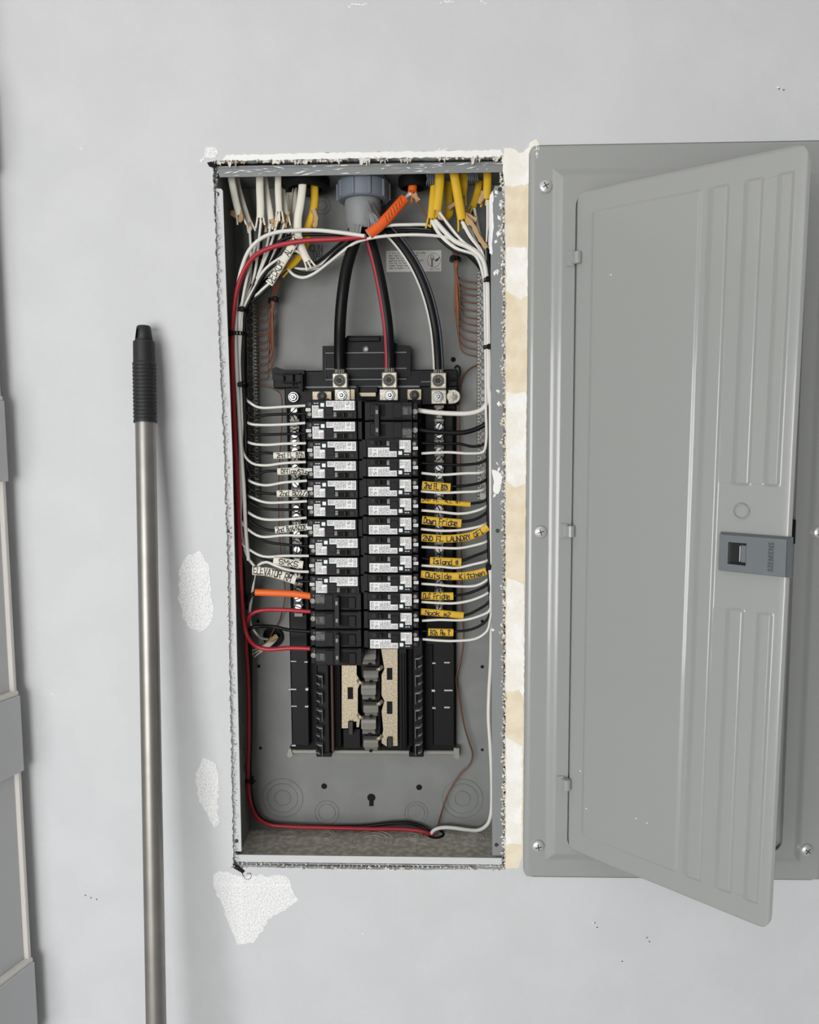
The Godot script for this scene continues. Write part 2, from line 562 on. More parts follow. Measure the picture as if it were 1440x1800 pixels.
func make_atlas() -> void:
	make_glyphs()
	atlas = Image.create(2048, 2048, false, Image.FORMAT_RGB8)
	atlas.fill(rgb8(232, 232, 230))
	var wht := rgb8(226, 222, 208)
	var yel := rgb8(216, 172, 32)
	var ink := rgb8(18, 16, 22)
	# [name, text, width, background, letter width, letter height, start x]
	var rows := [
		["w bth", "2nd FL Bth", 300, wht, 19.0, 36.0, 36], ["w office", "Office/Stuc", 290, wht, 17.0, 34.0, 38], ["w bdr", "2nd BD2/2", 300, wht, 22.0, 38.0, 30], ["w nook", "2nd Bd4/NOOK", 330, wht, 18.0, 36.0, 18],
		["w smks", "SMKS", 300, wht, 36.0, 34.0, 60], ["w elev", "ELEVATOR RM", 400, wht, 23.0, 42.0, 14], ["w bed", "DECKOM  AL DR", 640, wht, 34.0, 42.0, 24],
		["y bth", "2nd FL Bth", 230, yel, 14.0, 34.0, 22], ["y top", "2ND FL HALL BTH", 640, yel, 26.0, 26.0, 20], ["y fridge", "Down Fridge", 320, yel, 18.0, 36.0, 18], ["y laundry", "2ND FL LAUNDRY GFI", 560, yel, 20.0, 34.0, 14],
		["y island", "Island #", 250, yel, 19.0, 34.0, 22], ["y outside", "Outside  Kitchen", 540, yel, 22.0, 34.0, 42], ["y out", "Out Fridge", 280, yel, 17.0, 38.0, 16], ["y nook", "Nook #2", 420, yel, 26.0, 34.0, 46], ["y bthrm", "Bth Rm ?", 240, yel, 17.0, 36.0, 24],
		["orange", "", 400, rgb8(240, 108, 34), 20.0, 30.0, 20], ["orange marked", "///////", 400, rgb8(236, 96, 28), 22.0, 26.0, 30],
	]
	for i in rows.size():
		var r: Array = rows[i]
		var x := (i % 3) * 680 + 4
		var y := (i / 3) * 72 + 4
		cell(r[0], x, y, r[2], 64, r[3])
		for k in 60:
			var g: Color = r[3]
			var sx := x + rng.randi_range(0, r[2] - 14)
			atlas.fill_rect(Rect2i(sx, y + rng.randi_range(0, 62), rng.randi_range(4, 14), 1), g.darkened(0.08) if k % 2 else g.lightened(0.1))
		var ln := 7.0
		var dy := 10.0
		if r[0] == "y top":
			dy = 34.0
		if r[0] == "orange marked":
			ln = 3.0
			dy = 20.0
		write(atlas, r[1], Vector2(x + r[6], y + 64 - dy), r[4] * 1.08, r[5] * 1.16, ln, ink, 0.0, 2.2, 0.28)
	# breaker print: the long L label, the TEST label, the mark beside the button, the ratings, the two-pole print
	var paper := rgb8(236, 236, 236)
	cell("print", 4, 500, 392, 128, paper)
	scribble_rows(atlas, Rect2i(10, 506, 96, 66), 11, rgb8(60, 60, 62), true, 0.7)
	scribble_rows(atlas, Rect2i(106, 506, 160, 116), 12, rgb8(50, 50, 52), true, 0.75)
	scribble_rows(atlas, Rect2i(340, 506, 50, 116), 11, rgb8(56, 56, 58), true, 0.85)
	for k in 60:
		var a := TAU * k / 60.0
		dab(atlas, 304 + cos(a) * 24, 536 + sin(a) * 24, 4, rgb8(30, 30, 30))
	line(atlas, Vector2(292, 538), Vector2(302, 548), 6, rgb8(20, 20, 20))
	line(atlas, Vector2(302, 548), Vector2(318, 524), 6, rgb8(20, 20, 20))
	scribble_rows(atlas, Rect2i(286, 584, 40, 26), 12, rgb8(50, 50, 52))
	cell("test", 420, 500, 152, 168, paper)
	scribble_rows(atlas, Rect2i(428, 508, 84, 152), 14, rgb8(56, 56, 58), true, 0.9)
	write(atlas, "TEST", Vector2(526, 554), 20.0, 38.0, 5.0, rgb8(26, 26, 28), PI / 2, 0.0, 0.4)
	cell("spark", 600, 500, 76, 24, rgb8(26, 24, 34))
	line(atlas, Vector2(606, 512), Vector2(670, 512), 5, rgb8(210, 210, 215))
	dab(atlas, 614, 512, 14, rgb8(210, 210, 215)); dab(atlas, 660, 512, 14, rgb8(210, 210, 215))
	cell("window", 600, 540, 84, 48, rgb8(226, 226, 226))
	dab(atlas, 626, 564, 12, rgb8(30, 30, 30)); dab(atlas, 660, 564, 14, rgb8(40, 40, 40))
	for k in 3:
		cell("amp %s" % ["15", "20", "30"][k], 700 + k * 60, 500, 44, 76, rgb8(30, 30, 32))
		write(atlas, ["15", "20", "30"][k], Vector2(708 + k * 60, 506), 24.0, 28.0, 5.0, rgb8(190, 190, 190), PI / 2, 0.0, 0.35)
	cell("pole print", 900, 500, 220, 190, rgb8(30, 30, 32))
	scribble_rows(atlas, Rect2i(904, 506, 120, 40), 13, rgb8(150, 150, 150))
	scribble_rows(atlas, Rect2i(904, 560, 200, 124), 15, rgb8(134, 134, 134), true, 0.75)
	cell("pole print low", 1140, 500, 220, 160, rgb8(30, 30, 32))
	scribble_rows(atlas, Rect2i(1150, 540, 34, 100), 14, rgb8(130, 130, 130), true, 0.7)
	scribble_rows(atlas, Rect2i(1230, 504, 90, 150), 14, rgb8(130, 130, 130), true, 0.75)
	# the notice on the back sheet
	cell("notice", 4, 700, 960, 340, rgb8(196, 194, 190))
	var said := ["If this is a plug contact on a stab", "and plastic has come sta-day", "remove the tray that only is", "mounting screw for proper contact", "with the lug that it aligns to", "proper torque from faces to", "yoke to square it to the wall"]
	for k in 7:
		write(atlas, said[k], Vector2(52, 752 + k * 40), 13.5, 25.0, 4.0, rgb8(40, 40, 42), 0.0, 0.4, 0.35)
	for k in 200:
		var a := TAU * k / 200.0
		dab(atlas, 836 + cos(a) * 112, 862 + sin(a) * 112, 6, rgb8(60, 60, 62))
		dab(atlas, 806 + cos(a) * 26, 806 + sin(a) * 22, 6, rgb8(60, 60, 62))
	atlas.fill_rect(Rect2i(790, 860, 24, 100), rgb8(60, 60, 62))
	atlas.fill_rect(Rect2i(782, 826, 60, 34), rgb8(110, 110, 110))
	line(atlas, Vector2(842, 866), Vector2(872, 866), 5, rgb8(60, 60, 62))
	line(atlas, Vector2(872, 866), Vector2(930, 820), 14, rgb8(20, 20, 20))
	line(atlas, Vector2(872, 866), Vector2(906, 846), 26, rgb8(20, 20, 20))
	scribble_rows(atlas, Rect2i(770, 990, 64, 22), 22, rgb8(60, 60, 62), false, 0.98)
	scribble_rows(atlas, Rect2i(866, 990, 64, 22), 22, rgb8(60, 60, 62), false, 0.98)
	atlas_mat = StandardMaterial3D.new()
	atlas_mat.resource_name = "printed and hand written"
	atlas_mat.albedo_texture = ImageTexture.create_from_image(atlas)
	atlas_mat.roughness = 0.5


func printed(mb: MB, called: String, ctr: Vector3, w: float, h: float, part := Rect2(0, 0, 1, 1)) -> void:
	var r: Rect2 = cells[called]
	var r2 := Rect2(r.position + r.size * part.position, r.size * part.size)
	var x := w * 0.5
	var y := h * 0.5
	mb.quad(ctr + Vector3(-x, y, 0), ctr + Vector3(x, y, 0), ctr + Vector3(x, -y, 0), ctr + Vector3(-x, -y, 0), Vector3(0, 0, 1),
		[r2.position, r2.position + Vector2(r2.size.x, 0), r2.end, r2.position + Vector2(0, r2.size.y)])


func _ready() -> void:
	rng.seed = 41
	set_up_view()
	make_materials()
	make_atlas()
	build_room()
	build_wall()
	build_enclosure()
	build_interior()
	build_bars()
	build_cover()
	build_pole()
	build_door_leaf()
	build_breakers()
	build_service()
	build_cables()
	build_left_wires()
	build_right_wires()
	build_grounds()
	build_ties()


func set_up_view() -> void:
	view = Basis.from_euler(Vector3(deg_to_rad(-5.448), deg_to_rad(1.815), deg_to_rad(-0.335)), EULER_ORDER_YXZ)
	var cam := Camera3D.new()
	cam.name = "camera"
	cam.fov = rad_to_deg(2.0 * atan(900.0 / FOCAL))
	cam.near = 0.02
	cam.transform = Transform3D(view, EYE)
	add_child(cam)
	cam.current = true
	var e := Environment.new()
	e.background_mode = Environment.BG_SKY
	var sky := Sky.new()
	var sm := ProceduralSkyMaterial.new()
	sm.sky_top_color = rgb8(170, 200, 240)
	sm.sky_horizon_color = rgb8(225, 232, 240)
	sm.ground_bottom_color = rgb8(120, 118, 112)
	sm.ground_horizon_color = rgb8(190, 188, 182)
	sky.sky_material = sm
	e.sky = sky
	e.background_energy_multiplier = 1.0
	e.tonemap_mode = Environment.TONE_MAPPER_LINEAR
	e.tonemap_exposure = 1.0
	e.sdfgi_enabled = true
	e.ssao_enabled = true
	e.ssil_enabled = true
	var we := WorldEnvironment.new()
	we.name = "world_environment"
	we.environment = e
	add_child(we)
	# daylight that comes in through the open garage doorway, behind and to the left of the viewer
	var day := AreaLight3D.new()
	day.name = "doorway_daylight"
	day.area_size = Vector2(2.7, 2.0)
	day.light_energy = 13.4
	day.light_color = Color(1.0, 0.995, 0.988)
	add_child(day)
	day.position = Vector3(-1.6, 1.04, 4.05)
	day.look_at_from_position(day.position, Vector3(-0.2, 1.3, 0.0), Vector3.UP)
	day.shadow_enabled = true


# ------------------------------------------------------------------ the room
func build_room() -> void:
	var m := MB.new()
	m.box(Vector3(-0.5, -0.05, 2.0), Vector3(5.6, 0.1, 4.6))
	struct(commit(m, "floor", mats["floor concrete"]), "plain concrete floor")
	m = MB.new()
	m.box(Vector3(-0.5, 2.75, 2.0), Vector3(5.6, 0.1, 4.6))
	struct(commit(m, "ceiling", mats["ceiling paint"]), "white ceiling")
	m = MB.new()
	m.box(Vector3(-3.25, 1.35, 2.0), Vector3(0.1, 2.7, 4.6))
	struct(commit(m, "wall_left", mats["room paint"]), "gray side wall darkened to cut bounced light")
	m = MB.new()
	m.box(Vector3(2.25, 1.35, 2.0), Vector3(0.1, 2.7, 4.6))
	struct(commit(m, "wall_right", mats["room paint"]), "gray side wall darkened to cut bounced light")
	m = MB.new()
	m.box(Vector3(-3.15, 1.35, 4.2), Vector3(0.1, 2.7, 0.12))
	m.box(Vector3(0.95, 1.35, 4.2), Vector3(2.5, 2.7, 0.12))
	m.box(Vector3(-1.7, 2.6, 4.2), Vector3(2.8, 0.2, 0.12))
	struct(commit(m, "wall_front", mats["room paint"]), "gray wall darkened to cut bounced light, with a wide opening to daylight")


const HOLE_L := "374,283 383,540 394,800 400,1000 406,1300 409,1440 410,1523"
const HOLE_R := "887,275 888,500 889,900 889,1300 888,1528"


func along(s: String, step: float, amp: float, z := 0.0) -> PackedVector2Array:
	var p := poly(s, z)
	var out := PackedVector2Array()
	for i in p.size() - 1:
		var n := maxi(1, int(p[i].distance_to(p[i + 1]) / step))
		for k in n:
			out.append(p[i].lerp(p[i + 1], float(k) / n) + (Vector2(rng.randf_range(-amp, amp), rng.randf_range(-amp, amp) * 0.4) if i + k > 0 else Vector2.ZERO))
	out.append(p[p.size() - 1])
	return out


func build_wall() -> void:
	var m := MB.new()
	var F := Vector3(0, 0, 1)
	var L := along(HOLE_L, 0.0035, 0.0011)
	var R := along(HOLE_R, 0.004, 0.0016)
	var T := along("374,283 520,280 700,277 887,275", 0.004, 0.0017)
	var B := along("410,1523 560,1527 720,1529 888,1528", 0.006, 0.0012)
	var x0 := -3.2
	var x1 := 2.2
	var y0 := 0.0
	var y1 := 2.7
	var pv := func(q: Vector2) -> Vector3: return Vector3(q.x, q.y, 0.0)
	for side in [[L, x0, 1.0], [R, x1, -1.0]]:
		var E: PackedVector2Array = side[0]
		for i in E.size() - 1:
			m.quad(Vector3(side[1], E[i].y, 0), pv.call(E[i]), pv.call(E[i + 1]), Vector3(side[1], E[i + 1].y, 0), F)
			m.quad(pv.call(E[i]), pv.call(E[i + 1]), pv.call(E[i + 1]) - F * 0.0127, pv.call(E[i]) - F * 0.0127, Vector3(side[2], 0, 0))
	for side in [[T, y1, -1.0, L[0].y, R[0].y], [B, y0, 1.0, L[L.size() - 1].y, R[R.size() - 1].y]]:
		var E: PackedVector2Array = side[0]
		for i in E.size() - 1:
			m.quad(Vector3(E[i].x, side[1], 0), pv.call(E[i]), pv.call(E[i + 1]), Vector3(E[i + 1].x, side[1], 0), F)
			m.quad(pv.call(E[i]), pv.call(E[i + 1]), pv.call(E[i + 1]) - F * 0.0127, pv.call(E[i]) - F * 0.0127, Vector3(0, side[2], 0))
		m.quad(Vector3(x0, side[1], 0), pv.call(E[0]), Vector3(x0, side[3], 0), Vector3(x0, side[1], 0), F)
		m.flat(Vector3(x0, side[1], 0), Vector3(E[0].x, side[1], 0), pv.call(E[0]), F)
		var q := E[E.size() - 1]
		m.flat(Vector3(x1, side[1], 0), Vector3(q.x, side[1], 0), pv.call(q), F)
		m.flat(Vector3(x1, side[1], 0), Vector3(x1, side[4], 0), pv.call(q), F)
	# the back of the stud space and the solid wall round it
	m.box(Vector3(-0.1, 1.35, -0.145), Vector3(6.2, 2.9, 0.04))
	m.box(Vector3(-3.28, 1.35, -0.065), Vector3(0.12, 2.7, 0.12))
	m.box(Vector3(2.28, 1.35, -0.065), Vector3(0.12, 2.7, 0.12))
	m.box(Vector3(-0.5, 2.74, -0.065), Vector3(5.6, 0.06, 0.12))
	m.box(Vector3(-0.5, -0.04, -0.065), Vector3(5.6, 0.06, 0.12))
	var w := struct(commit(m, "wall_back", mats["wall paint"]), "pale gray painted drywall with a rough opening cut around the steel box")
	# patches of spackle and of bare board
	for s in ["332,975 352,970 366,990 371,1030 374,1075 370,1100 352,1109 334,1106 322,1085 314,1050 315,1010 322,985",
			"356,1334 374,1336 382,1352 384,1400 384,1450 378,1456 366,1436 352,1410 345,1380 346,1355",
			"376,1540 386,1531 402,1531 420,1540 444,1538 476,1540 500,1538 512,1552 516,1568 524,1580 512,1592 496,1602 476,1612 462,1636 446,1658 420,1660 408,1640 398,1610 390,1585 378,1566",
			"350,284 362,268 361,260 373,260 382,267 378,278 362,279 354,285"]:
		var pm := MB.new()
		pm.slab(rough_poly(s, 0.0, 0.0019, 0.005), 0.0, 0.0004)
		struct(commit(pm, "spackle_patch", mats["spackle"], w))
	var bm := MB.new()
	bm.slab(rough_poly("889,310 925,310 930,330 926,700 922,1100 919,1500 912,1526 889,1526", 0.0, 0.0005), 0.0, 0.0004)
	struct(commit(bm, "bare_board_paper", mats["bare drywall paper"], w))
	for s in ["884,282 885,263 891,259 898,258 906,264 914,270 921,268 929,258 937,249 945,247 950,262 934,300 934,322 912,326 890,328", "890,434 928,436 927,520 916,526 900,518 890,512", "890,688 905,692 926,688 924,850 906,858 890,845",
			"891,1014 905,1020 922,1028 921,1230 912,1210 900,1216 890,1214", "890,1296 902,1300 919,1312 917,1484 900,1482 890,1486", "388,283 398,273 520,270 700,267 880,264 886,276 700,278 520,281"]:
		var pm := MB.new()
		pm.slab(rough_poly(s, 0.0, 0.0018 if s[0] == "8" and s[2] == "4" else 0.0009), 0.0, 0.0009, 0.0)
		struct(commit(pm, "joint_compound", mats["joint compound"] if s[0] != "3" else mats["white paint"], w))
	# small chips and scuffs
	var cm := MB.new()
	for q in [[633, 8, 30], [790, 4, 26], [855, 4, 14], [147, 260, 6], [782, 264, 16], [1370, 155, 5], [620, 12, 8], [96, 1220, 5], [640, 1640, 4], [1045, 1622, 4]]:
		for k in maxi(1, q[2] / 5):
			var c := P(q[0] - q[2] * 0.5 + k * 5 + rng.randf_range(-2, 2), q[1] + rng.randf_range(-2, 2), 0.0004)
			cm.blob(c, Vector3(0.0025, 0.0011, 0.0005), Basis(Vector3(0, 0, 1), rng.randf_range(-0.6, 0.6)))
	struct(commit(cm, "paint_chip", mats["white paint"], w))
	cm = MB.new()
	for q in [[1046, 1622], [1050, 1630], [1138, 1648], [1142, 1655], [160, 1578], [150, 1574], [170, 1581], [1094, 1690], [1370, 156], [1378, 158], [1075, 1230]]:
		cm.blob(P(q[0], q[1], 0.0002), Vector3(0.0016, 0.0009, 0.0003), Basis(Vector3(0, 0, 1), rng.randf_range(-1, 1)))
	struct(commit(cm, "scuff_mark", mats["dark metal"], w))
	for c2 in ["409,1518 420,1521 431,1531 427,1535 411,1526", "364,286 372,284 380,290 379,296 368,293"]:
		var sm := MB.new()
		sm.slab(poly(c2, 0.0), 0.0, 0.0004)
		struct(commit(sm, "saw_cut", mats["recess_shade"], w))  # thin dark slab stands for the shade within the cut
	var lp := MB.new()
	lp.tube(smooth(path("425,1534,0.3 431,1544 437,1546 442,1540 440,1535 434,1536")), 0.0005, 0.0003, 6)
	struct(commit(lp, "pencil_loop", mats["dark metal"], w))  # looped pencil mark on the wall, laid on as a thin dark tube
	# crumbs of the sawn gypsum core along both sides, and torn face paper along the top and bottom
	var g := MB.new()
	for side in [[L, -1.0], [R, 1.0], [B, 0.0]]:
		var E: PackedVector2Array = side[0]
		for q in E:
			for k in 3:
				var white := rng.randf()
				var r := rng.randf_range(0.0006, 0.0017) * (1.45 if side[1] > 0.0 else 0.9)
				var out_x: float = rng.randf_range(-0.0045, 0.001) * float(side[1])
				g.col = (Color(0.84, 0.80, 0.72) if side[1] > 0.0 else Color(0.86, 0.85, 0.83)) if white > 0.4 else (Color(0.66, 0.56, 0.42) if side[1] > 0.0 and white > 0.12 else Color(0.55, 0.52, 0.48))
				g.blob(Vector3(q.x + out_x, q.y + rng.randf_range(-0.002, 0.002) + (0.002 if side[1] == 0.0 else 0.0), rng.randf_range(-0.009, 0.0004)), Vector3(r * rng.randf_range(0.7, 1.6), r, r), Basis(Vector3(rng.randf(), rng.randf(), 1).normalized(), rng.randf_range(0, 3)))
	var gi := commit(g, "gypsum_crumbs", mats["gypsum"], w)
	gi.set_meta("kind", "stuff")
	var tp := MB.new()
	for k in 84:
		var t := rng.randf()
		var top := k < 58
		var b := P(lerpf(380, 885, t), (lerpf(282, 275, t) if top else lerpf(1524, 1529, t)) + rng.randf_range(-2, 2), -0.0006)
		var wd := rng.randf_range(0.0015, 0.009)
		var ln := rng.randf_range(0.003, 0.0105) * (1.0 if top else 0.5)
		var tone := rng.randf_range(0.8, 0.97)
		tp.col = Color(tone, tone * 0.98, tone * 0.95) if rng.randf() < 0.86 else Color(0.42, 0.35, 0.27)
		var dn := -1.0 if top else 1.0
		var edge := []
		var n := 3 + int(wd * 700.0)
		for j in n + 1:
			var f := float(j) / n
			edge.append(b + Vector3(lerpf(-wd, wd, f) + rng.randf_range(-0.0012, 0.0012), dn * ln * (rng.randf_range(0.1, 1.0) if j > 0 and j < n else 0.05), rng.randf_range(-0.002, 0.004)))
		for j in n:
			var f := float(j) / n
			var A := b + Vector3(lerpf(-wd, wd, f), 0, 0)
			var C := b + Vector3(lerpf(-wd, wd, f + 1.0 / n), 0, 0)
			tp.quad(A, C, edge[j + 1], edge[j], F)
			tp.quad(A - F * 0.0004, C - F * 0.0004, edge[j + 1] - F * 0.0004, edge[j] - F * 0.0004, -F)
	var ti := commit(tp, "torn_paper", mats["torn paper"], w)
	ti.set_meta("kind", "stuff")


# ------------------------------------------------------------------ the steel box in the wall
func ring(mb: MB, c: Vector3, axis: Vector3, r: float, wd: float, h: float) -> void:
	mb.lathe(c, axis, [[r - wd, 0.0], [r - wd * 0.4, h], [r + wd * 0.4, h], [r + wd, 0.0]], 36)


func build_enclosure() -> void:
	var tl := P(378, 292, LIP)
	var br := P(884, 1522, LIP)
	var x0 := tl.x
	var x1 := br.x
	var y0 := br.y
	var y1 := tl.y
	var t := 0.0015
	var base := Vector3((x0 + x1) * 0.5, y0, BACK)
	var e := thing("panel_enclosure", "open gray steel load center box set into the drywall opening", "electrical enclosure", base)
	var m := MB.new()
	m.box(Vector3((x0 + x1) / 2, (y0 + y1) / 2, BACK - t / 2), Vector3(x1 - x0, y1 - y0, t))
	commit(m, "back_sheet", mats["box enamel"], e)
	m = MB.new()
	m.box(Vector3(x0 + t / 2, (y0 + y1) / 2, (BACK + LIP) / 2), Vector3(t, y1 - y0, LIP - BACK))
	var sl := commit(m, "side_sheet", mats["box enamel"], e)
	m = MB.new()
	m.box(Vector3(x1 - t / 2, (y0 + y1) / 2, (BACK + LIP) / 2), Vector3(t, y1 - y0, LIP - BACK))
	commit(m, "side_sheet", mats["box enamel"], e)
	m = MB.new()
	m.box(Vector3((x0 + x1) / 2, y1 - t / 2, (BACK + LIP) / 2), Vector3(x1 - x0, t, LIP - BACK))
	commit(m, "top_sheet", mats["box enamel"], e)
	m = MB.new()
	m.box(Vector3((x0 + x1) / 2, y0 + t / 2, (BACK + LIP) / 2), Vector3(x1 - x0, t, LIP - BACK))
	var bs := commit(m, "bottom_sheet", mats["dusty enamel"], e)
	bs.set_meta("label", "dusty bottom sheet with knockout rings")
	# front lips
	var zl := LIP
	m = MB.new()
	m.slab(poly("379,293 885,286 885,303 386,312", zl), zl - t, zl, 0.0004)
	m.slab(poly("379,293 885,286 885,289 379,296", zl), zl, zl + 0.001)
	var tlp := commit(m, "top_lip", mats["gray lip"], e)
	m = MB.new()
	m.slab(poly("378,331 389,331 392,335 400,560 409,800 425,1497 411,1497 396,930 388,700", zl + 0.001), zl - t, zl + 0.001, 0.0004)
	var llp := commit(m, "side_lip", mats["painted lip"], e)
	llp.set_meta("label", "side lip splashed with wall paint")
	m = MB.new()
	m.slab(poly("870,326 886,326 886,1504 865,1504 862,345", zl + 0.001), zl - t, zl + 0.001, 0.0004)
	var rlp := commit(m, "side_lip", mats["gray lip"], e)
	m = MB.new()
	m.slab(poly("413,1502 884,1508 884,1524 413,1518", zl), zl - t, zl, 0.0004)
	var blp := commit(m, "bottom_lip", mats["painted lip"], e)
	# return edges of the lips, into the box
	m = MB.new()
	for q in [["393,340 426,1497", -0.012], ["862,345 865,1504", -0.012]]:
		var a := path(q[0], LIP * 1000.0)
		m.quad(a[0], a[1], a[1] + Vector3(0, 0, q[1]), a[0] + Vector3(0, 0, q[1]), Vector3(1, 0, 0))
	# screws and screw holes in the lips
	for q in [[382, 341, llp], [400.5, 934, llp], [416, 1478, llp], [879, 333, rlp], [875, 933, rlp], [873, 1485, rlp]]:
		m = MB.new()
		m.lathe(P(q[0], q[1], zl + 0.001), Vector3(0, 0, 1), [[0.0028, 0.0], [0.0026, 0.0007], [0.0017, 0.0007], [0.0014, 0.0002], [0.0, 0.0002]], 14)
		commit(m, "lip_screw", mats["dark metal"], q[2])
	# wall paint and paper scraped onto the lips
	m = MB.new()
	for k in 62:
		var tt := rng.randf()
		m.blob(P(lerpf(395, 882, tt), lerpf(303, 294, tt) + rng.randf_range(-9, 6), zl + 0.0011), Vector3(rng.randf_range(0.001, 0.009), rng.randf_range(0.0003, 0.0009), 0.0006), Basis(Vector3(0, 0, 1), rng.randf_range(-0.2, 0.2)))
	commit(m, "paint_smear", mats["white paint"], tlp).set_meta("kind", "stuff")
	m = MB.new()
	m.slab(rough_poly("861,345 866,336 868,345 866,370 868,400 865,430 866,448 861,446", zl + 0.001, 0.0006), zl + 0.001, zl + 0.0018)
	for k in 34:
		var yy: float = [350, 390, 420, 470, 700, 826, 836, 846, 858, 1110, 1394][rng.randi() % 11] + rng.randf_range(-14, 14)
		m.blob(P(rng.randf_range(866, 884) if yy > 800 else rng.randf_range(870, 883), yy, zl + 0.0014), Vector3(rng.randf_range(0.0006, 0.003), rng.randf_range(0.0006, 0.0045), 0.0007), Basis(Vector3(0, 0, 1), rng.randf_range(-0.6, 0.6)))
	m.slab(rough_poly("866,824 876,830 884,836 882,850 876,868 868,866", zl + 0.001, 0.0012), zl + 0.001, zl + 0.0018)
	commit(m, "paint_smear", mats["white paint"], rlp).set_meta("kind", "stuff")
	# knockouts: rings pressed into back, bottom and side
	for q in [[497, 1403, [14.5, 27.5, 37.0]], [574.5, 1428, [15.5, 22.0]], [731.5, 1429, [15.5, 21.0]], [813, 1404, [14.0, 28.0, 37.0]], [566, 362, [8.0, 14.0]]]:
		m = MB.new()
		for r in q[2]:
			ring(m, P(q[0], q[1], BACK), Vector3(0, 0, 1), r * px(BACK), 0.0009, 0.0008)
		commit(m, "knockout", mats["box enamel"], e)
	for q in [[460, 1466, [8, 13]], [508, 1466, [9, 14]], [573, 1468, [12, 17]], [655, 1478, [20, 28, 36]], [728, 1470, [9, 15]], [742, 1488, [11]], [785, 1490, [12]], [830, 1475, [10, 16, 22]], [480, 1490, [12]], [615, 1495, [14]]]:
		m = MB.new()
		var hit := P(q[0], q[1], 0.0)
		var d := (hit - EYE)
		var c := EYE + d * ((y0 + t - EYE.y) / d.y)
		for r in q[2]:
			ring(m, c, Vector3(0, 1, 0), r * 0.00085, 0.0009, 0.0008)
		commit(m, "knockout", mats["dusty enamel"], bs)
	for yy in [1215, 1262, 1330, 1365]:
		m = MB.new()
		var c := P(436, yy, -0.06)
		c.x = x0 + t
		for r in [10.0, 15.0]:
			ring(m, c, Vector3(1, 0, 0), r * 0.00085, 0.0009, 0.0008)
		commit(m, "knockout", mats["box enamel"], sl)
	# drilled holes in the back, and the keyhole: dark discs painted for their shade
	for q in [[453.5, 1092, 2.4], [455, 1171, 2.4], [458, 1315, 2.4], [848, 1092, 2.4], [848, 1172, 2.6], [848, 1318, 2.2], [797, 632, 3.6], [570, 1382, 4.4], [737, 1384, 4.4], [716, 412, 4.0]]:
		m = MB.new()
		m.lathe(P(q[0], q[1], BACK), Vector3(0, 0, 1), [[q[2] * px(BACK) * 1.25, 0.0], [q[2] * px(BACK), 0.0006], [q[2] * px(BACK), 0.0002], [0.0, 0.0001]], 16)
		commit(m, "drilled_hole", mats["recess_shade"], e)
	m = MB.new()
	m.lathe(P(653, 1402, BACK), Vector3(0, 0, 1), [[7.6 * px(BACK), 0.0], [7.2 * px(BACK), 0.0005], [0.0, 0.0004]], 20)
	pbox(m, 649, 1404, 657, 1417, BACK + 0.0005, BACK)
	commit(m, "keyhole", mats["recess_shade"], e)
	# pressed lettering high on the back sheet
	var lines := [["O N", 556, 437, 0.009], ["THI", 558, 446, 0.008], ["NO A", 560, 456, 0.009]]
	for q in lines:
		var tm := TextMesh.new()
		var f := SystemFont.new()
		f.font_names = PackedStringArray(["Droid Sans"])
		tm.font = f
		tm.text = q[0]
		tm.font_size = 32
		tm.pixel_size = float(q[3]) / 24.0
		tm.depth = 0.0008
		tm.material = mats["dark metal"]
		var o := MeshInstance3D.new()
		o.name = "pressed_lettering"
		o.mesh = tm
		o.position = P(q[1], q[2], BACK + 0.0004) - base
		e.add_child(o, true)


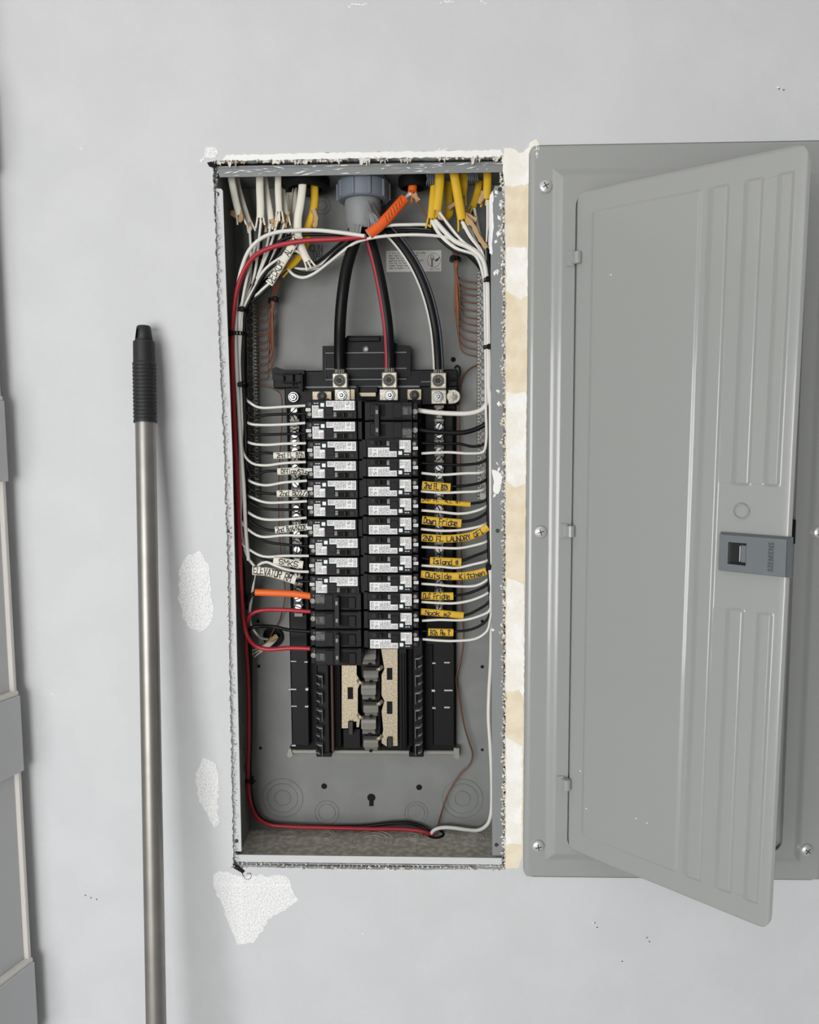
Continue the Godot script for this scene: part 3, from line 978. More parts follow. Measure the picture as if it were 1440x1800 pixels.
# ------------------------------------------------------------------ black interior with the bus bars
func build_interior() -> void:
	var zb := BACK + 0.001
	var zi := -0.072
	var root := thing("bus_interior", "black plastic bus interior with tinned bus bars mounted in the middle of the box", "bus assembly", P(655, 1330, zb))
	var m := MB.new()
	# stepped bracket at the top
	m.slab(poly("567,662 567,608 596,608 611,590 676,590 700,606 722,608 722,662", zi + 0.006), zb, zi + 0.006, 0.0012)
	pbox(m, 612, 592, 668, 600, zi + 0.010, zi, 0.001)
	pbox(m, 480, 652, 805, 680, zi + 0.004, zb, 0.0015)
	pbox(m, 500, 678, 805, 712, zi, zb, 0.0015)
	commit(m, "top_bracket", mats["black plastic"], root)
	m = MB.new()
	for y in [620, 648, 667]:
		pbox(m, 572, y - 0.5, 715, y + 0.5, zi + 0.0075, zi + 0.005, 0.0004)
	pbox(m, 572, 618, 573, 668, zi + 0.0075, zi + 0.005)
	commit(m, "bracket_rib", mats["latch plastic"], root)
	m = MB.new()
	pbox(m, 533, 679, 738, 681, zi + 0.008, zi, 0.0006)
	pbox(m, 740, 670, 758, 672, zi + 0.008, zi, 0.0006)
	commit(m, "bracket_edge", mats["latch plastic"], root)
	m = MB.new()
	m.lathe(P(643.5, 614, zi + 0.006), Vector3(0, 0, 1), [[0.0048, 0.0], [0.0045, 0.0022], [0.003, 0.003], [0.0026, 0.0016], [0.0, 0.0016]], 18)
	commit(m, "bracket_screw", mats["zinc"], root)
	# the folded ear on the left, the hook on the right
	m = MB.new()
	m.slab(poly("478,648 486,645 500,650 535,650 536,684 526,684 524,672 500,672 479,668", zi + 0.012), zi - 0.004, zi + 0.012, 0.001)
	pbox(m, 496, 656, 528, 658, zi + 0.018, zi + 0.01, 0.0005)
	pbox(m, 496, 671, 528, 673, zi + 0.018, zi + 0.01, 0.0005)
	pbox(m, 514, 657, 516, 678, zi + 0.018, zi + 0.01, 0.0005)
	pbox(m, 529, 657, 533, 688, zi + 0.02, zi + 0.008, 0.0008)
	m.slab(poly("478,655 500,660 500,671 479,667", zi + 0.018), zi + 0.01, zi + 0.019, 0.001)
	commit(m, "ear", mats["black plastic"], root)
	m = MB.new()
	m.tube(smooth(path("790,668,-62 803,667 808,660 808,646 803,643 800,648")), 0.0017, 0.003, 8)
	commit(m, "hook", mats["black plastic"], root)
	# long base trough with its pads
	m = MB.new()
	pbox(m, 503, 690, 802, 1322, zb + 0.008, zb, 0.0015)
	commit(m, "base_trough", mats["dull black"], root)
	for q in [[508, 1075, 545, 1312], [760, 1130, 800, 1312], [506, 700, 545, 1080], [746, 720, 798, 1135]]:
		m = MB.new()
		pbox(m, q[0], q[1], q[2], q[3], zi - 0.006, zb, 0.002)
		commit(m, "side_pad", mats["black plastic"], root)
	# white moulding marks standing on the pads
	for q in [[511, 1162, 521, 1163.5], [535, 1163, 541, 1165], [507, 1211, 521, 1213], [537, 1210, 542, 1214], [512, 1241, 522, 1242.5], [536, 1241, 542, 1243.5], [513, 1310, 520, 1312],
			[760, 1165, 766, 1167], [781, 1164, 791, 1166], [759, 1213, 765, 1216], [781, 1213, 796, 1215], [760, 1244, 766, 1246], [781, 1243, 791, 1245]]:
		m = MB.new()
		pbox(m, q[0], q[1], q[2], q[3], zi - 0.002, zi - 0.008, 0.0003)
		commit(m, "pad_rib", mats["painted lip"], root)
	m = MB.new()
	for x in [792, 760]:
		pbox(m, x - 0.4, 1140, x + 0.4, 1312, zi - 0.005, zi - 0.008)
	commit(m, "pad_seam", mats["charcoal plastic"], root)
	# bottom channel, feet and end blocks
	m = MB.new()
	pbox(m, 507, 1318, 806, 1327, zb + 0.012, zb, 0.001)
	m.slab(poly("512,1314 516,1326 512,1331 506,1331 504,1326 508,1314", zb + 0.012), zb, zb + 0.014, 0.0006)
	m.slab(poly("797,1313 808,1314 808,1332 803,1335 798,1332 797,1326", zb + 0.012), zb, zb + 0.014, 0.0006)
	commit(m, "bottom_channel", mats["dull steel"], root)
	for x in [[556, 583], [719, 745]]:
		m = MB.new()
		pbox(m, x[0], 1322, x[1], 1331, zi + 0.004, zb, 0.001)
		commit(m, "end_block", mats["black plastic"], root)
	# rails that the breakers hook over: one moulded rail a side, its hooks, its brown insulating strip
	for side in [[548, 581, 1, 578, 583], [722, 745, -1, 717, 721]]:
		m = MB.new()
		pbox(m, side[0], 700, side[1], 1326, zi + 0.003, zb, 0.002)
		var rail := commit(m, "hook_rail", mats["black plastic"], root)
		for k in 6:
			var y: float = 1157.0 + k * 30.3 if side[2] < 0 else 1188.0 + k * 30.3
			if y > 1320.0:
				continue
			m = MB.new()
			var xa: float = 555.0 if side[2] > 0 else 743.0
			var xb: float = 567.0 if side[2] > 0 else 730.0
			m.slab(poly("%f,%f %f,%f %f,%f %f,%f %f,%f" % [xa, y - 3, xa + (xb - xa) * 0.4, y - 1, xb, y, xb, y + 2.4, xa + (xb - xa) * 0.5, y + 2], zi + 0.012), zi, zi + 0.013, 0.0003)
			m.slab(poly("%f,%f %f,%f %f,%f" % [xa, y + 12, xa + (xb - xa) * 0.6, y + 14, xa + (xb - xa) * 0.55, y + 17], zi + 0.012), zi, zi + 0.013)
			pbox(m, minf(xb, xb - side[2]), y + 2, maxf(xb, xb - side[2]), y + 20, zi + 0.012, zi)
			commit(m, "rail_hook", mats["latch plastic"], rail)
		m = MB.new()
		pbox(m, side[3], 700, side[4], 1322, zi + 0.012, zi - 0.004, 0.0012)
		commit(m, "insulating_strip", mats["brown insulator"], root)
	# the two bus plates and their stabs
	m = MB.new()
	m.slab(poly("601,1150 627,1150 627,1186 634,1198 632,1203 629,1212 629,1252 633,1262 631,1278 627,1278 627,1268 612,1268 612,1280 601,1280", zi + 0.004), zi - 0.001, zi + 0.0045, 0.0005)
	var lp := commit(m, "bus_plate", mats["tinned bus"], root)
	m = MB.new()
	pbox(m, 611, 1208, 621, 1229, zi + 0.0047, zi + 0.003)
	commit(m, "slot", mats["recess_shade"], lp)  # shade of the slot painted as a dark block
	m = MB.new()
	pbox(m, 612, 1268, 621, 1292, zi + 0.008, zi, 0.0008)
	commit(m, "clip", mats["toggle plastic"], lp)
	m = MB.new()
	m.slab(poly("670,1140 699,1140 699,1311 690,1311 690,1298 680,1298 680,1312 671,1306 671,1298 674,1282 671,1250 676,1232 671,1222 671,1186 676,1176", zi + 0.004), zi - 0.001, zi + 0.0045, 0.0005)
	var rp := commit(m, "bus_plate", mats["tinned bus"], root)
	for q in [[680, 1174, 690, 1195], [680, 1233, 690, 1255]]:
		m = MB.new()
		pbox(m, q[0], q[1], q[2], q[3], zi + 0.0047, zi + 0.003)
		commit(m, "slot", mats["recess_shade"], rp)  # dark blocks stand for the shade in these slots
	m = MB.new()
	pbox(m, 681, 1296, 690, 1314, zi + 0.008, zi, 0.0008)
	commit(m, "clip", mats["toggle plastic"], rp)
	var ys := [1140, 1178, 1202, 1239, 1263, 1300]
	for k in 6:
		var y: float = ys[k]
		m = MB.new()
		var h := 30.0 if k % 2 == 0 else 22.0
		var a := P(648 if k % 2 == 0 else 652, y, zi + 0.010)
		var c := P(648 if k % 2 == 0 else 652, y + h, zi + 0.010)
		var hw := 13.5 * px(zi)
		var pr := [[0.0, -0.012], [0.12, -0.002], [0.3, 0.0], [0.62, -0.0015], [0.8, -0.006], [1.0, -0.008]]
		for i in pr.size() - 1:
			var q0 := a.lerp(c, pr[i][0]) + Vector3(0, 0, pr[i][1])
			var q1 := a.lerp(c, pr[i + 1][0]) + Vector3(0, 0, pr[i + 1][1])
			m.box((q0 + q1) * 0.5, Vector3(hw * (2.0 if i < 3 else 1.75), q0.distance_to(q1) * 1.04, 0.0018), 0.0004, Basis(Vector3(1, 0, 0), atan2(q1.z - q0.z, -(q1.y - q0.y)) * -1.0))
		var st := commit(m, "stab", mats["dull steel"], root)
		m = MB.new()
		var q := P(650 if k % 2 == 0 else 652, y + h - 2.0, zi + 0.0065)
		m.box(q, Vector3(0.0045, 0.003, 0.004), 0.0006)
		commit(m, "stab_notch", mats["recess_shade"], st)  # dark block painted for the shade in the notch
		m = MB.new()
		var side := 1.0 if k % 2 == 1 else -1.0
		m.tube(smooth(PackedVector3Array([a + Vector3(side * hw * 0.8, -0.001, -0.004), a + Vector3(side * hw * 1.15, 0.001, -0.002), a + Vector3(side * hw * 1.5, 0.004, -0.006)])), 0.0028, 0.0012, 8)
		commit(m, "stab_neck", mats["tinned bus"], st)
	# black walls either side of the stabs
	m = MB.new()
	pbox(m, 586, 1150, 600, 1318, zi - 0.002, zb, 0.001)
	pbox(m, 700, 1140, 716, 1318, zi - 0.002, zb, 0.001)
	pbox(m, 603, 1281, 634, 1316, zi - 0.003, zb, 0.001)
	pbox(m, 634, 1140, 670, 1318, zi - 0.006, zb, 0.001)
	commit(m, "bus_well", mats["black plastic"], root)
	m = MB.new()
	for x in [591, 594, 706, 711]:
		pbox(m, x - 0.7, 1150, x + 0.7, 1320, zi + 0.002, zi - 0.006, 0.0003)
	commit(m, "well_rib", mats["charcoal plastic"], root)
	# line lugs and the clips beside them
	for q in [[584, 656, 611, 682, "lug"], [671, 654, 698, 682, "lug"], [757, 655, 785, 683, "lug"]]:
		m = MB.new()
		pbox(m, q[0], q[1], q[2], q[3], -0.046, -0.072, 0.0012)
		var lug := commit(m, "terminal_lug", mats["lug aluminium"], root)
		var c := P((q[0] + q[2]) * 0.5 - 0.5, (q[1] + q[3]) * 0.5, -0.046)
		m = MB.new()
		m.lathe(c, Vector3(0, 0, 1), [[0.0084, 0.0], [0.0082, 0.0012], [0.0074, 0.0018], [0.0066, 0.0012], [0.0062, 0.0004], [0.0058, 0.0022], [0.0050, 0.0030], [0.0045, 0.0026], [0.0043, 0.0004]], 28)
		commit(m, "set_screw", mats["dull steel"], lug)
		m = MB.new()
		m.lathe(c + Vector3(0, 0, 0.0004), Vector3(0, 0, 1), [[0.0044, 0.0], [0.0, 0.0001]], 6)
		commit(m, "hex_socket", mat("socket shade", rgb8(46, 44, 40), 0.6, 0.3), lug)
	for q in [[588, 684, 616, 704], [667, 684, 700, 704], [758, 685, 785, 710]]:
		m = MB.new()
		pbox(m, q[0], q[1], q[2], q[3], -0.062, -0.072, 0.0008)
		var pad := commit(m, "bolt_plate", mats["lug aluminium"], root)
		var c := P((q[0] + q[2]) * 0.5 + (2.0 if q[0] == 667 else -1.0), (q[1] + q[3]) * 0.5 + (1.0 if q[0] < 700 else 0.0), -0.062)
		m = MB.new()
		m.lathe(c, Vector3(0, 0, 1), [[0.0072, 0.0], [0.0072, 0.0012], [0.0064, 0.0016], [0.0, 0.0016]], 24)
		m.lathe(c + Vector3(0, 0, 0.0016), Vector3(0, 0, 1), [[0.0056, 0.0], [0.0056, 0.0032], [0.005, 0.004], [0.003, 0.004]], 6)
		m.lathe(c + Vector3(0, 0, 0.0016), Vector3(0, 0, 1), [[0.0028, 0.004], [0.0026, 0.0062], [0.0014, 0.0068], [0.0, 0.0068]], 14)
		commit(m, "bolt", mats["bright steel"], pad)
	m = MB.new()
	pbox(m, 616, 684, 624, 703, -0.064, -0.072, 0.0005)
	pbox(m, 631, 690, 661, 697, -0.060, -0.068, 0.0005)
	commit(m, "brass_strip", mat("brass strip", rgb8(186, 172, 146), 0.45, 0.3), root)
	m = MB.new()
	m.tube(smooth(path("626,682,-56 628,690 633,699 645,702 660,702")), 0.0016, 0.0016, 8)
	m.tube(smooth(path("626,680,-54 629,678 629,690")), 0.0016, 0.0016, 8)
	pbox(m, 628, 680, 664, 690, -0.06, -0.07, 0.0008)
	commit(m, "strip_cover", mats["black plastic"], root)
	for q in [[549, 688, 583, 703], [716, 684, 741, 703]]:
		m = MB.new()
		pbox(m, q[0], q[1], q[2], q[3], -0.063, -0.072, 0.0006)
		var clip := commit(m, "clip_plate", mats["tinned bus"], root)
		m = MB.new()
		m.lathe(P((q[0] + q[2]) * 0.5, (q[1] + q[3]) * 0.5 + 1.0, -0.063), Vector3(0, 0, 1), [[0.0068, 0.0], [0.0064, 0.003], [0.0034, 0.004], [0.003, 0.001], [0.0, 0.001]], 18)
		commit(m, "clip_post", mats["dark metal"], clip)
	# round bonding lug at the right
	m = MB.new()
	pbox(m, 788, 685, 797, 710, -0.064, -0.072, 0.0008)
	m.lathe(P(797, 697.5, -0.072), Vector3(0, 0, 1), [[0.0096, 0.0], [0.0096, 0.0075], [0.009, 0.0082], [0.0058, 0.0082], [0.0054, 0.006], [0.0, 0.006]], 24)
	var bl := commit(m, "bonding_lug", mats["lug aluminium"], root)
	m = MB.new()
	m.lathe(P(799, 699, -0.066), Vector3(0, 0, 1), [[0.0046, 0.0], [0.004, 0.002], [0.0, 0.0024]], 16)
	m.box(P(799, 699, -0.0632), Vector3(0.007, 0.0011, 0.0012), 0.0, Basis(Vector3(0, 0, 1), 0.6))
	commit(m, "bonding_screw", mats["dull steel"], bl)
	# neutral bars of the interior, with their screws
	for bar in [[508, 526, 712, 1078, 0.022, false], [763, 781, 712, 1078, 0.0, true]]:
		m = MB.new()
		var yy: float = bar[2]
		while yy < bar[3]:
			var sh: float = (yy - 712.0) * bar[4]
			pbox(m, bar[0] + sh, yy, bar[1] + sh, yy + 6.2, -0.066, -0.078, 0.0008)
			pbox(m, bar[0] + sh + 1.5, yy + 6.0, bar[1] + sh - 1.5, yy + 12.2, -0.0672, -0.078, 0.0004)
			yy += 12.0
		var nb := commit(m, "neutral_bar", mat("bar alloy", rgb8(104, 103, 99), 0.45, 0.6), root)
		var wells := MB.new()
		yy = bar[2] + 9.0
		while yy < bar[3] - 3.0:
			var sh: float = (yy - 712.0) * bar[4]
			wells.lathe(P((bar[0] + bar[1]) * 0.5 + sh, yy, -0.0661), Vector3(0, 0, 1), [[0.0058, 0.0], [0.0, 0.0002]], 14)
			var c := P((bar[0] + bar[1]) * 0.5 + sh, yy, -0.0662)
			m = MB.new()
			slotted(m, c - Vector3(0, 0, 0.0012), 0.0044, 0.0034, rng.randf_range(0, 3))
			commit(m, "bar_screw", mats["bright steel"] if rng.randf() < 0.7 else mats["dull steel"], nb)
			yy += 14.4
		commit(wells, "screw_wells", mats["recess_shade"], nb)  # dark discs paint the shade round each screw, no hole is cut
	m = MB.new()
	var c := P(516, 698, -0.066)
	m.lathe(c, Vector3(0, 0, 1), [[0.0076, -0.004], [0.0076, 0.0012], [0.0068, 0.0018], [0.006, 0.0018]], 24)
	m.lathe(c, Vector3(0, 0, 1), [[0.0058, 0.0018], [0.0058, 0.004], [0.0048, 0.0048], [0.003, 0.0048]], 6)
	m.lathe(c, Vector3(0, 0, 1), [[0.0029, 0.0044], [0.0026, 0.0072], [0.0014, 0.0078], [0.0, 0.0078]], 14)
	commit(m, "bar_bolt", mats["bright steel"], root)


# ------------------------------------------------------------------ grounding bars on the back sheet
func build_bars() -> void:
	for side in [["left", 432.0, 446.0, 534.0, 872.0, 0.016, "long grounding bar of screws behind the left wire bundle"], ["right", 843.0, 855.0, 476.0, 872.0, 0.0, "long grounding bar of screws behind the right wire bundle"]]:
		var m := MB.new()
		var x0: float = side[1]
		var x1: float = side[2]
		var y: float = side[3]
		var root := thing("grounding_bar", side[6], "grounding bar", P((x0 + x1) / 2, side[4], BACK))
		var alloy := mat("grounding bar alloy", rgb8(178, 176, 170), 0.45, 0.4)
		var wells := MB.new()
		var tabs := MB.new()
		while y < side[4]:
			var s: float = (y - 534.0) * side[5]
			pbox(m, x0 + s, y, x1 + s, y + 12.0, -0.080, BACK + 0.003, 0.0006)
			var tx: float = x1 + s if side[0] == "left" else x0 + s - 3.6
			pbox(tabs, tx, y + 1.5, tx + 3.4, y + 5.0, -0.082, BACK + 0.003, 0.0004)
			pbox(tabs, tx, y + 7.4, tx + 3.4, y + 10.8, -0.082, BACK + 0.003, 0.0004)
			y += 12.2
		commit(m, "bar_body", alloy, root)
		commit(tabs, "bar_tabs", alloy, root)
		m = MB.new()
		var lx: float = x1 if side[0] == "left" else x0 - 4.0
		pbox(m, lx, side[3], lx + 4.0 + (7.0 if side[0] == "left" else 0.0), side[4], -0.0875, BACK, 0.001)
		commit(m, "bar_foot", mats["dull steel"], root)
		y = side[3] + 6.0
		while y < side[4]:
			var s: float = (y - 534.0) * side[5]
			var c := P((x0 + x1) / 2 + s, y, -0.080)
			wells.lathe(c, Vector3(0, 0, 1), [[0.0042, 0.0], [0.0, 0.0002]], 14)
			m = MB.new()
			slotted(m, c, 0.0034, 0.0024, rng.randf_range(0, 3))
			commit(m, "bar_screw", mats["bright steel"] if rng.randf() < 0.6 else mats["zinc"], root)
			y += 12.2
		commit(wells, "screw_wells", mats["recess_shade"], root)  # flat dark discs under the screws, painted as hole shade


# ------------------------------------------------------------------ closed neighbouring panel: cover and half open door
func step(x: float, a: float, b: float) -> float:
	return smoothstep(a, b, x)


func relief(mb: MB, us: Array, vs: Array, at: Callable) -> void:   # a skin over a grid of (u, v), its normals from the surface itself
	var nu := us.size()
	var nv := vs.size()
	var pts := []
	for j in nv:
		var row := PackedVector3Array()
		for i in nu:
			row.append(at.call(us[i], vs[j]))
		pts.append(row)
	var nn := []
	for j in nv:
		var row := PackedVector3Array()
		for i in nu:
			var du: Vector3 = pts[j][mini(i + 1, nu - 1)] - pts[j][maxi(i - 1, 0)]
			var dv: Vector3 = pts[mini(j + 1, nv - 1)][i] - pts[maxi(j - 1, 0)][i]
			row.append(du.cross(dv).normalized())
		nn.append(row)
	for j in nv - 1:
		for i in nu - 1:
			mb.tri(pts[j][i], pts[j][i + 1], pts[j + 1][i + 1], nn[j][i], nn[j][i + 1], nn[j + 1][i + 1])
			mb.tri(pts[j][i], pts[j + 1][i + 1], pts[j + 1][i], nn[j][i], nn[j + 1][i + 1], nn[j + 1][i])


func spread(stops: Array, most: float) -> Array:    # the stops with evenly spaced values between them
	var out := []
	for i in stops.size() - 1:
		var n := maxi(1, int(ceil((stops[i + 1] - stops[i]) / most)))
		for k in n:
			out.append(lerpf(stops[i], stops[i + 1], float(k) / n))
	out.append(stops[stops.size() - 1])
	return out


func corner_cut(d: float, r: float) -> float:   # how far a rounded corner steps in, d from the edge
	if d >= r:
		return 0.0
	return r - sqrt(maxf(0.0, r * r - (r - d) * (r - d)))


func pan_screw(parent: Node3D, c: Vector3, ang: float) -> void:
	var m := MB.new()
	m.lathe(c, Vector3(0, 0, 1), [[0.0085, 0.0], [0.0084, 0.0012], [0.0072, 0.0032], [0.0045, 0.0045], [0.002, 0.0049], [0.0, 0.0049]], 24)
	var s := commit(m, "cover_screw", mat("plated screw", rgb8(206, 206, 205), 0.35, 0.5), parent)
	m = MB.new()
	m.box(c + Vector3(0, 0, 0.0045), Vector3(0.0085, 0.0012, 0.0012), 0.0, Basis(Vector3(0, 0, 1), ang))
	m.box(c + Vector3(0, 0, 0.0045), Vector3(0.0085, 0.0012, 0.0012), 0.0, Basis(Vector3(0, 0, 1), ang + PI / 2))
	commit(m, "screw_slot", mats["dark metal"], s)


func build_cover() -> void:
	var x0 := 0.1203
	var x1 := 0.5230
	var y0 := 1.45 - 0.6042
	var y1 := 1.45 + 0.3637
	var root := thing("panel_cover", "gray steel panel cover with a ribbed door standing half open", "panel cover", Vector3((x0 + x1) / 2, y0, 0))
	var cr := 0.012
	var ox0 := 0.1783
	var ox1 := 0.4660
	var oy0 := 1.45 - 0.561
	var oy1 := 1.45 + 0.304
	var hgt := func(x: float, y: float) -> float:
		var d := minf(minf(x - x0, x1 - x), minf(y - y0, y1 - y))
		var d2 := minf(minf(x - x0 - 0.030, x1 - 0.030 - x), minf(y - y0 - 0.027, y1 - 0.030 - y))
		return 0.002 + 0.005 * smoothstep(-0.0005, 0.004, d) + 0.0048 * smoothstep(-0.0015, 0.0125, d2)
	var pt := func(x: float, y: float) -> Vector3:
		var dy := minf(y - y0, y1 - y)
		var cut := corner_cut(dy, cr)
		return Vector3(clampf(x, x0 + cut, x1 - cut), y, hgt.call(x, y))
	var ux := spread([x0, x0 + 0.001, x0 + 0.002, x0 + 0.004, x0 + 0.012, x0 + 0.027], 0.004) + spread([x0 + 0.0285, x0 + 0.043], 0.0011) + [ox0]
	var vx := spread([y0, y0 + 0.0006, y0 + 0.002, y0 + 0.004, y0 + 0.012], 0.0012) + [y0 + 0.02] + spread([y0 + 0.0255, y0 + 0.0395], 0.0011) + [oy0]
	var vtop := [oy1] + spread([y1 - 0.043, y1 - 0.0285], 0.0011) + [y1 - 0.02] + spread([y1 - 0.012, y1 - 0.004, y1 - 0.002, y1 - 0.0006, y1], 0.0012)
	var umid := spread([ox0, ox1], 0.03)
	var uright := [ox1] + spread([x1 - 0.043, x1 - 0.0285], 0.0011) + spread([x1 - 0.026, x1 - 0.012, x1 - 0.004, x1 - 0.002, x1 - 0.001, x1], 0.004)
	var vmid := spread([oy0, oy1], 0.05)
	var m := MB.new()
	for uu in [ux, uright]:
		for vv in [vx, vmid, vtop]:
			relief(m, uu, vv, pt)
	relief(m, umid, vx, pt)
	relief(m, umid, vtop, pt)
	var zt: float = hgt.call(ox0, 1.4)
	var Z := Vector3(0, 0, zt)
	# edges of the door opening and the rim against the wall
	for q in [[ox0, oy0, ox0, oy1, 1, 0], [ox1, oy0, ox1, oy1, -1, 0], [ox0, oy0, ox1, oy0, 0, 1], [ox0, oy1, ox1, oy1, 0, -1], [x0, y0 + cr, x0, y1 - cr, -1, 0], [x1, y0 + cr, x1, y1 - cr, 1, 0], [x0 + cr, y1, x1 - cr, y1, 0, 1], [x0 + cr, y0, x1 - cr, y0, 0, -1]]:
		var zz: float = zt if q[0] > x0 + 0.02 and q[0] < x1 - 0.02 and q[1] > y0 + 0.02 and q[1] < y1 - 0.02 else 0.003
		m.quad(Vector3(q[0], q[1], 0.0), Vector3(q[2], q[3], 0.0), Vector3(q[2], q[3], zz), Vector3(q[0], q[1], zz), Vector3(q[4], q[5], 0))
	for q in [[ox0, oy1, 1.0, -1.0], [ox0, oy0, 1.0, 1.0], [ox1, oy1, -1.0, -1.0], [ox1, oy0, -1.0, 1.0]]:   # rounded corners of the opening
		var pg := PackedVector2Array([Vector2(q[0], q[1])])
		for k in 9:
			var a := k / 8.0 * PI / 2
			pg.append(Vector2(q[0] + q[2] * 0.018 * (1.0 - sin(a)), q[1] + q[3] * 0.018 * (1.0 - cos(a))))
		m.slab(pg, zt - 0.002, zt)
	commit(m, "cover_frame", mats["cover enamel"], root)
	m = MB.new()
	m.box(Vector3((ox0 + ox1) / 2, (oy0 + oy1) / 2, 0.0015), Vector3(ox1 - ox0 + 0.01, oy1 - oy0 + 0.01, 0.002))
	commit(m, "dead_front", mats["cover enamel"], root)
	m = MB.new()
	pbox(m, 1384, 914, 1398, 956, zt + 0.0006, 0.003)
	commit(m, "latch_slot", mats["recess_shade"], root)  # dark block whose colour stands for the shade in the slot
	var scr := [[959, 328, 0.5], [950, 935, 0.3], [946, 1487, 0.2], [1440, 936, 0.7], [1418, 1494, 0.9]]
	for q in scr:
		pan_screw(root, P(q[0], q[1], 0.0075), q[2])
	# the door: a slightly twisted sheet between its hinge edge and its free edge
	var ht := Vector3(0.1782, 1.45 + 0.303, 0.013)
	var hb := Vector3(0.1778, 1.45 - 0.558, 0.013)
	var ft := Vector3(0.3926, 1.45 + 0.303, 0.176)
	var fb := Vector3(0.3756, 1.45 - 0.558, 0.191)
	var W := 0.269
	var H := 0.861
	var U := func(xp: float, yp: float) -> float:     # a picture column, as a distance from the hinge on the door
		var d := view * Vector3((xp - 720.0) / FOCAL, -(yp - 900.0) / FOCAL, -1.0)
		var best := 0.0
		var err := 1e9
		for k in 271:
			var u := k / 270.0
			var a := ht.lerp(ft, u)
			var b := hb.lerp(fb, u)
			var s := (a.z + b.z) * 0.5
			var hit := EYE + d * ((s - EYE.z) / d.z)
			var x := lerpf(b.x, a.x, clampf((hit.y - b.y) / (a.y - b.y), 0, 1))
			if absf(hit.x - x) < err:
				err = absf(hit.x - x)
				best = u
		return best * W
	# raised fields, as [u0, u1, v0, v1] measured from the lower hinge corner
	var fields := [[0.024, 0.167, 0.028, H - 0.028], [0.181, 0.197, 0.028, H - 0.028], [0.2075, 0.2215, 0.028, 0.360], [0.2325, 0.2455, 0.028, 0.360], [0.2075, 0.2215, 0.502, H - 0.028], [0.2325, 0.2455, 0.502, H - 0.028]]
	fields[0][1] = U.call(1213.0, 900.0)
	fields[1][0] = U.call(1226.0, 900.0)
	fields[1][1] = U.call(1259.0, 900.0)
	fields[2][0] = U.call(1270.0, 1200.0)
	fields[2][1] = U.call(1300.0, 1200.0)
	fields[3][0] = U.call(1322.0, 1200.0)
	fields[3][1] = U.call(1350.0, 1200.0)
	fields[4][0] = fields[2][0]
	fields[4][1] = fields[2][1]
	fields[5][0] = fields[3][0]
	fields[5][1] = fields[3][1]
	var tw := 0.0045
	var dh := func(u: float, v: float) -> float:
		var h := 0.0
		for f in fields:
			var deep := 0.0016 if f == fields[0] else 0.0024
			h += deep * smoothstep(f[0] - tw * 0.5, f[0] + tw * (0.5 if f == fields[0] else 1.6), u) * (1.0 - smoothstep(f[1] - tw * 0.5, f[1] + tw * 0.5, u)) * smoothstep(f[2] - tw * 0.5, f[2] + tw * 0.5, v) * (1.0 - smoothstep(f[3] - tw * 0.5, f[3] + tw * 0.5, v))
		var e := minf(minf(u, W - u), minf(v, H - v))
		return h - 0.003 * (1.0 - smoothstep(0.0, 0.003, e))
	var surf := func(u: float, v: float) -> Vector3:
		var r := 0.017
		var cut := corner_cut(minf(v, H - v), r)
		var uc := clampf(u, cut, W - cut) / W
		var a := ht.lerp(ft, uc)
		var b := hb.lerp(fb, uc)
		var p := b.lerp(a, v / H)
		var n := (ft - ht).cross(ht - hb).lerp((fb - hb).cross(ht - hb), 1.0 - v / H).normalized()
		return p + n * dh.call(u, v)
	var su := [0.0, 0.001, 0.002, 0.004, 0.010, 0.017]
	var last := 0.0
	for f in fields.slice(0, 4):
		for e in [f[0], f[1]]:
			for k in range(-3, 4 if e == f[1] else 9):
				su.append(e + k * tw / 5.0)
	su += [W - 0.017, W - 0.010, W - 0.004, W - 0.002, W - 0.001, W]
	su.sort()
	var sv := [0.0, 0.0004, 0.001, 0.002, 0.0035, 0.005, 0.008, 0.012, 0.017]
	for e in [fields[0][2], fields[0][3], fields[2][3], fields[4][2]]:
		for k in range(-3, 4):
			sv.append(e + k * tw / 5.0)
	for e in [0.0, 0.0004, 0.001, 0.002, 0.0035, 0.005, 0.008, 0.012, 0.017]:
		sv.append(H - e)
	sv += [0.1, 0.2, 0.3, 0.43, 0.55, 0.65, 0.75]
	sv.sort()
	m = MB.new()
	relief(m, su, sv, surf)
	var back := func(u: float, v: float) -> Vector3: return surf.call(W - u, v) - (ft - ht).cross(ht - hb).normalized() * 0.0018
	relief(m, [0.0, 0.01, 0.02, W * 0.5, W - 0.02, W - 0.01, W], sv, back)
	for j in sv.size() - 1:
		for u in [0.0, W]:
			var a: Vector3 = surf.call(u, sv[j])
			var b: Vector3 = surf.call(u, sv[j + 1])
			var c: Vector3 = back.call(W - u, sv[j + 1])
			var d: Vector3 = back.call(W - u, sv[j])
			m.quad(a, b, c, d, (ft - ht) * (1.0 if u > 0.0 else -1.0))
	var door := commit(m, "door", mats["cover enamel"], root)
	# hinges
	for q in [[1015, 453], [1003, 934], [996.5, 1379]]:
		m = MB.new()
		var c := P(q[0], q[1], 0.018)
		m.lathe(c - Vector3(0, 0.0075, 0), Vector3(0, 1, 0), [[0.0, 0.0], [0.0046, 0.0], [0.0054, 0.0006], [0.0054, 0.0144], [0.0046, 0.015], [0.0, 0.015]], 14)
		m.box(c + Vector3(-0.0075, 0.0, -0.0052), Vector3(0.010, 0.019, 0.0024), 0.0006)
		m.box(c + Vector3(-0.004, 0.0, -0.0025), Vector3(0.006, 0.013, 0.004), 0.0006)
		commit(m, "hinge", mats["cover enamel"], root)
	# latch on the door's free edge, with its finger recess and raised lettering
	var u0 := 0.0
	u0 = U.call(1266.0, 970.0)
	var u1 := W + 0.003
	var va := 0.0
	var dir := (ft - ht).lerp(fb - hb, 0.5).normalized()
	var upv := (ht - hb).normalized()
	var nrm := dir.cross(upv).normalized()
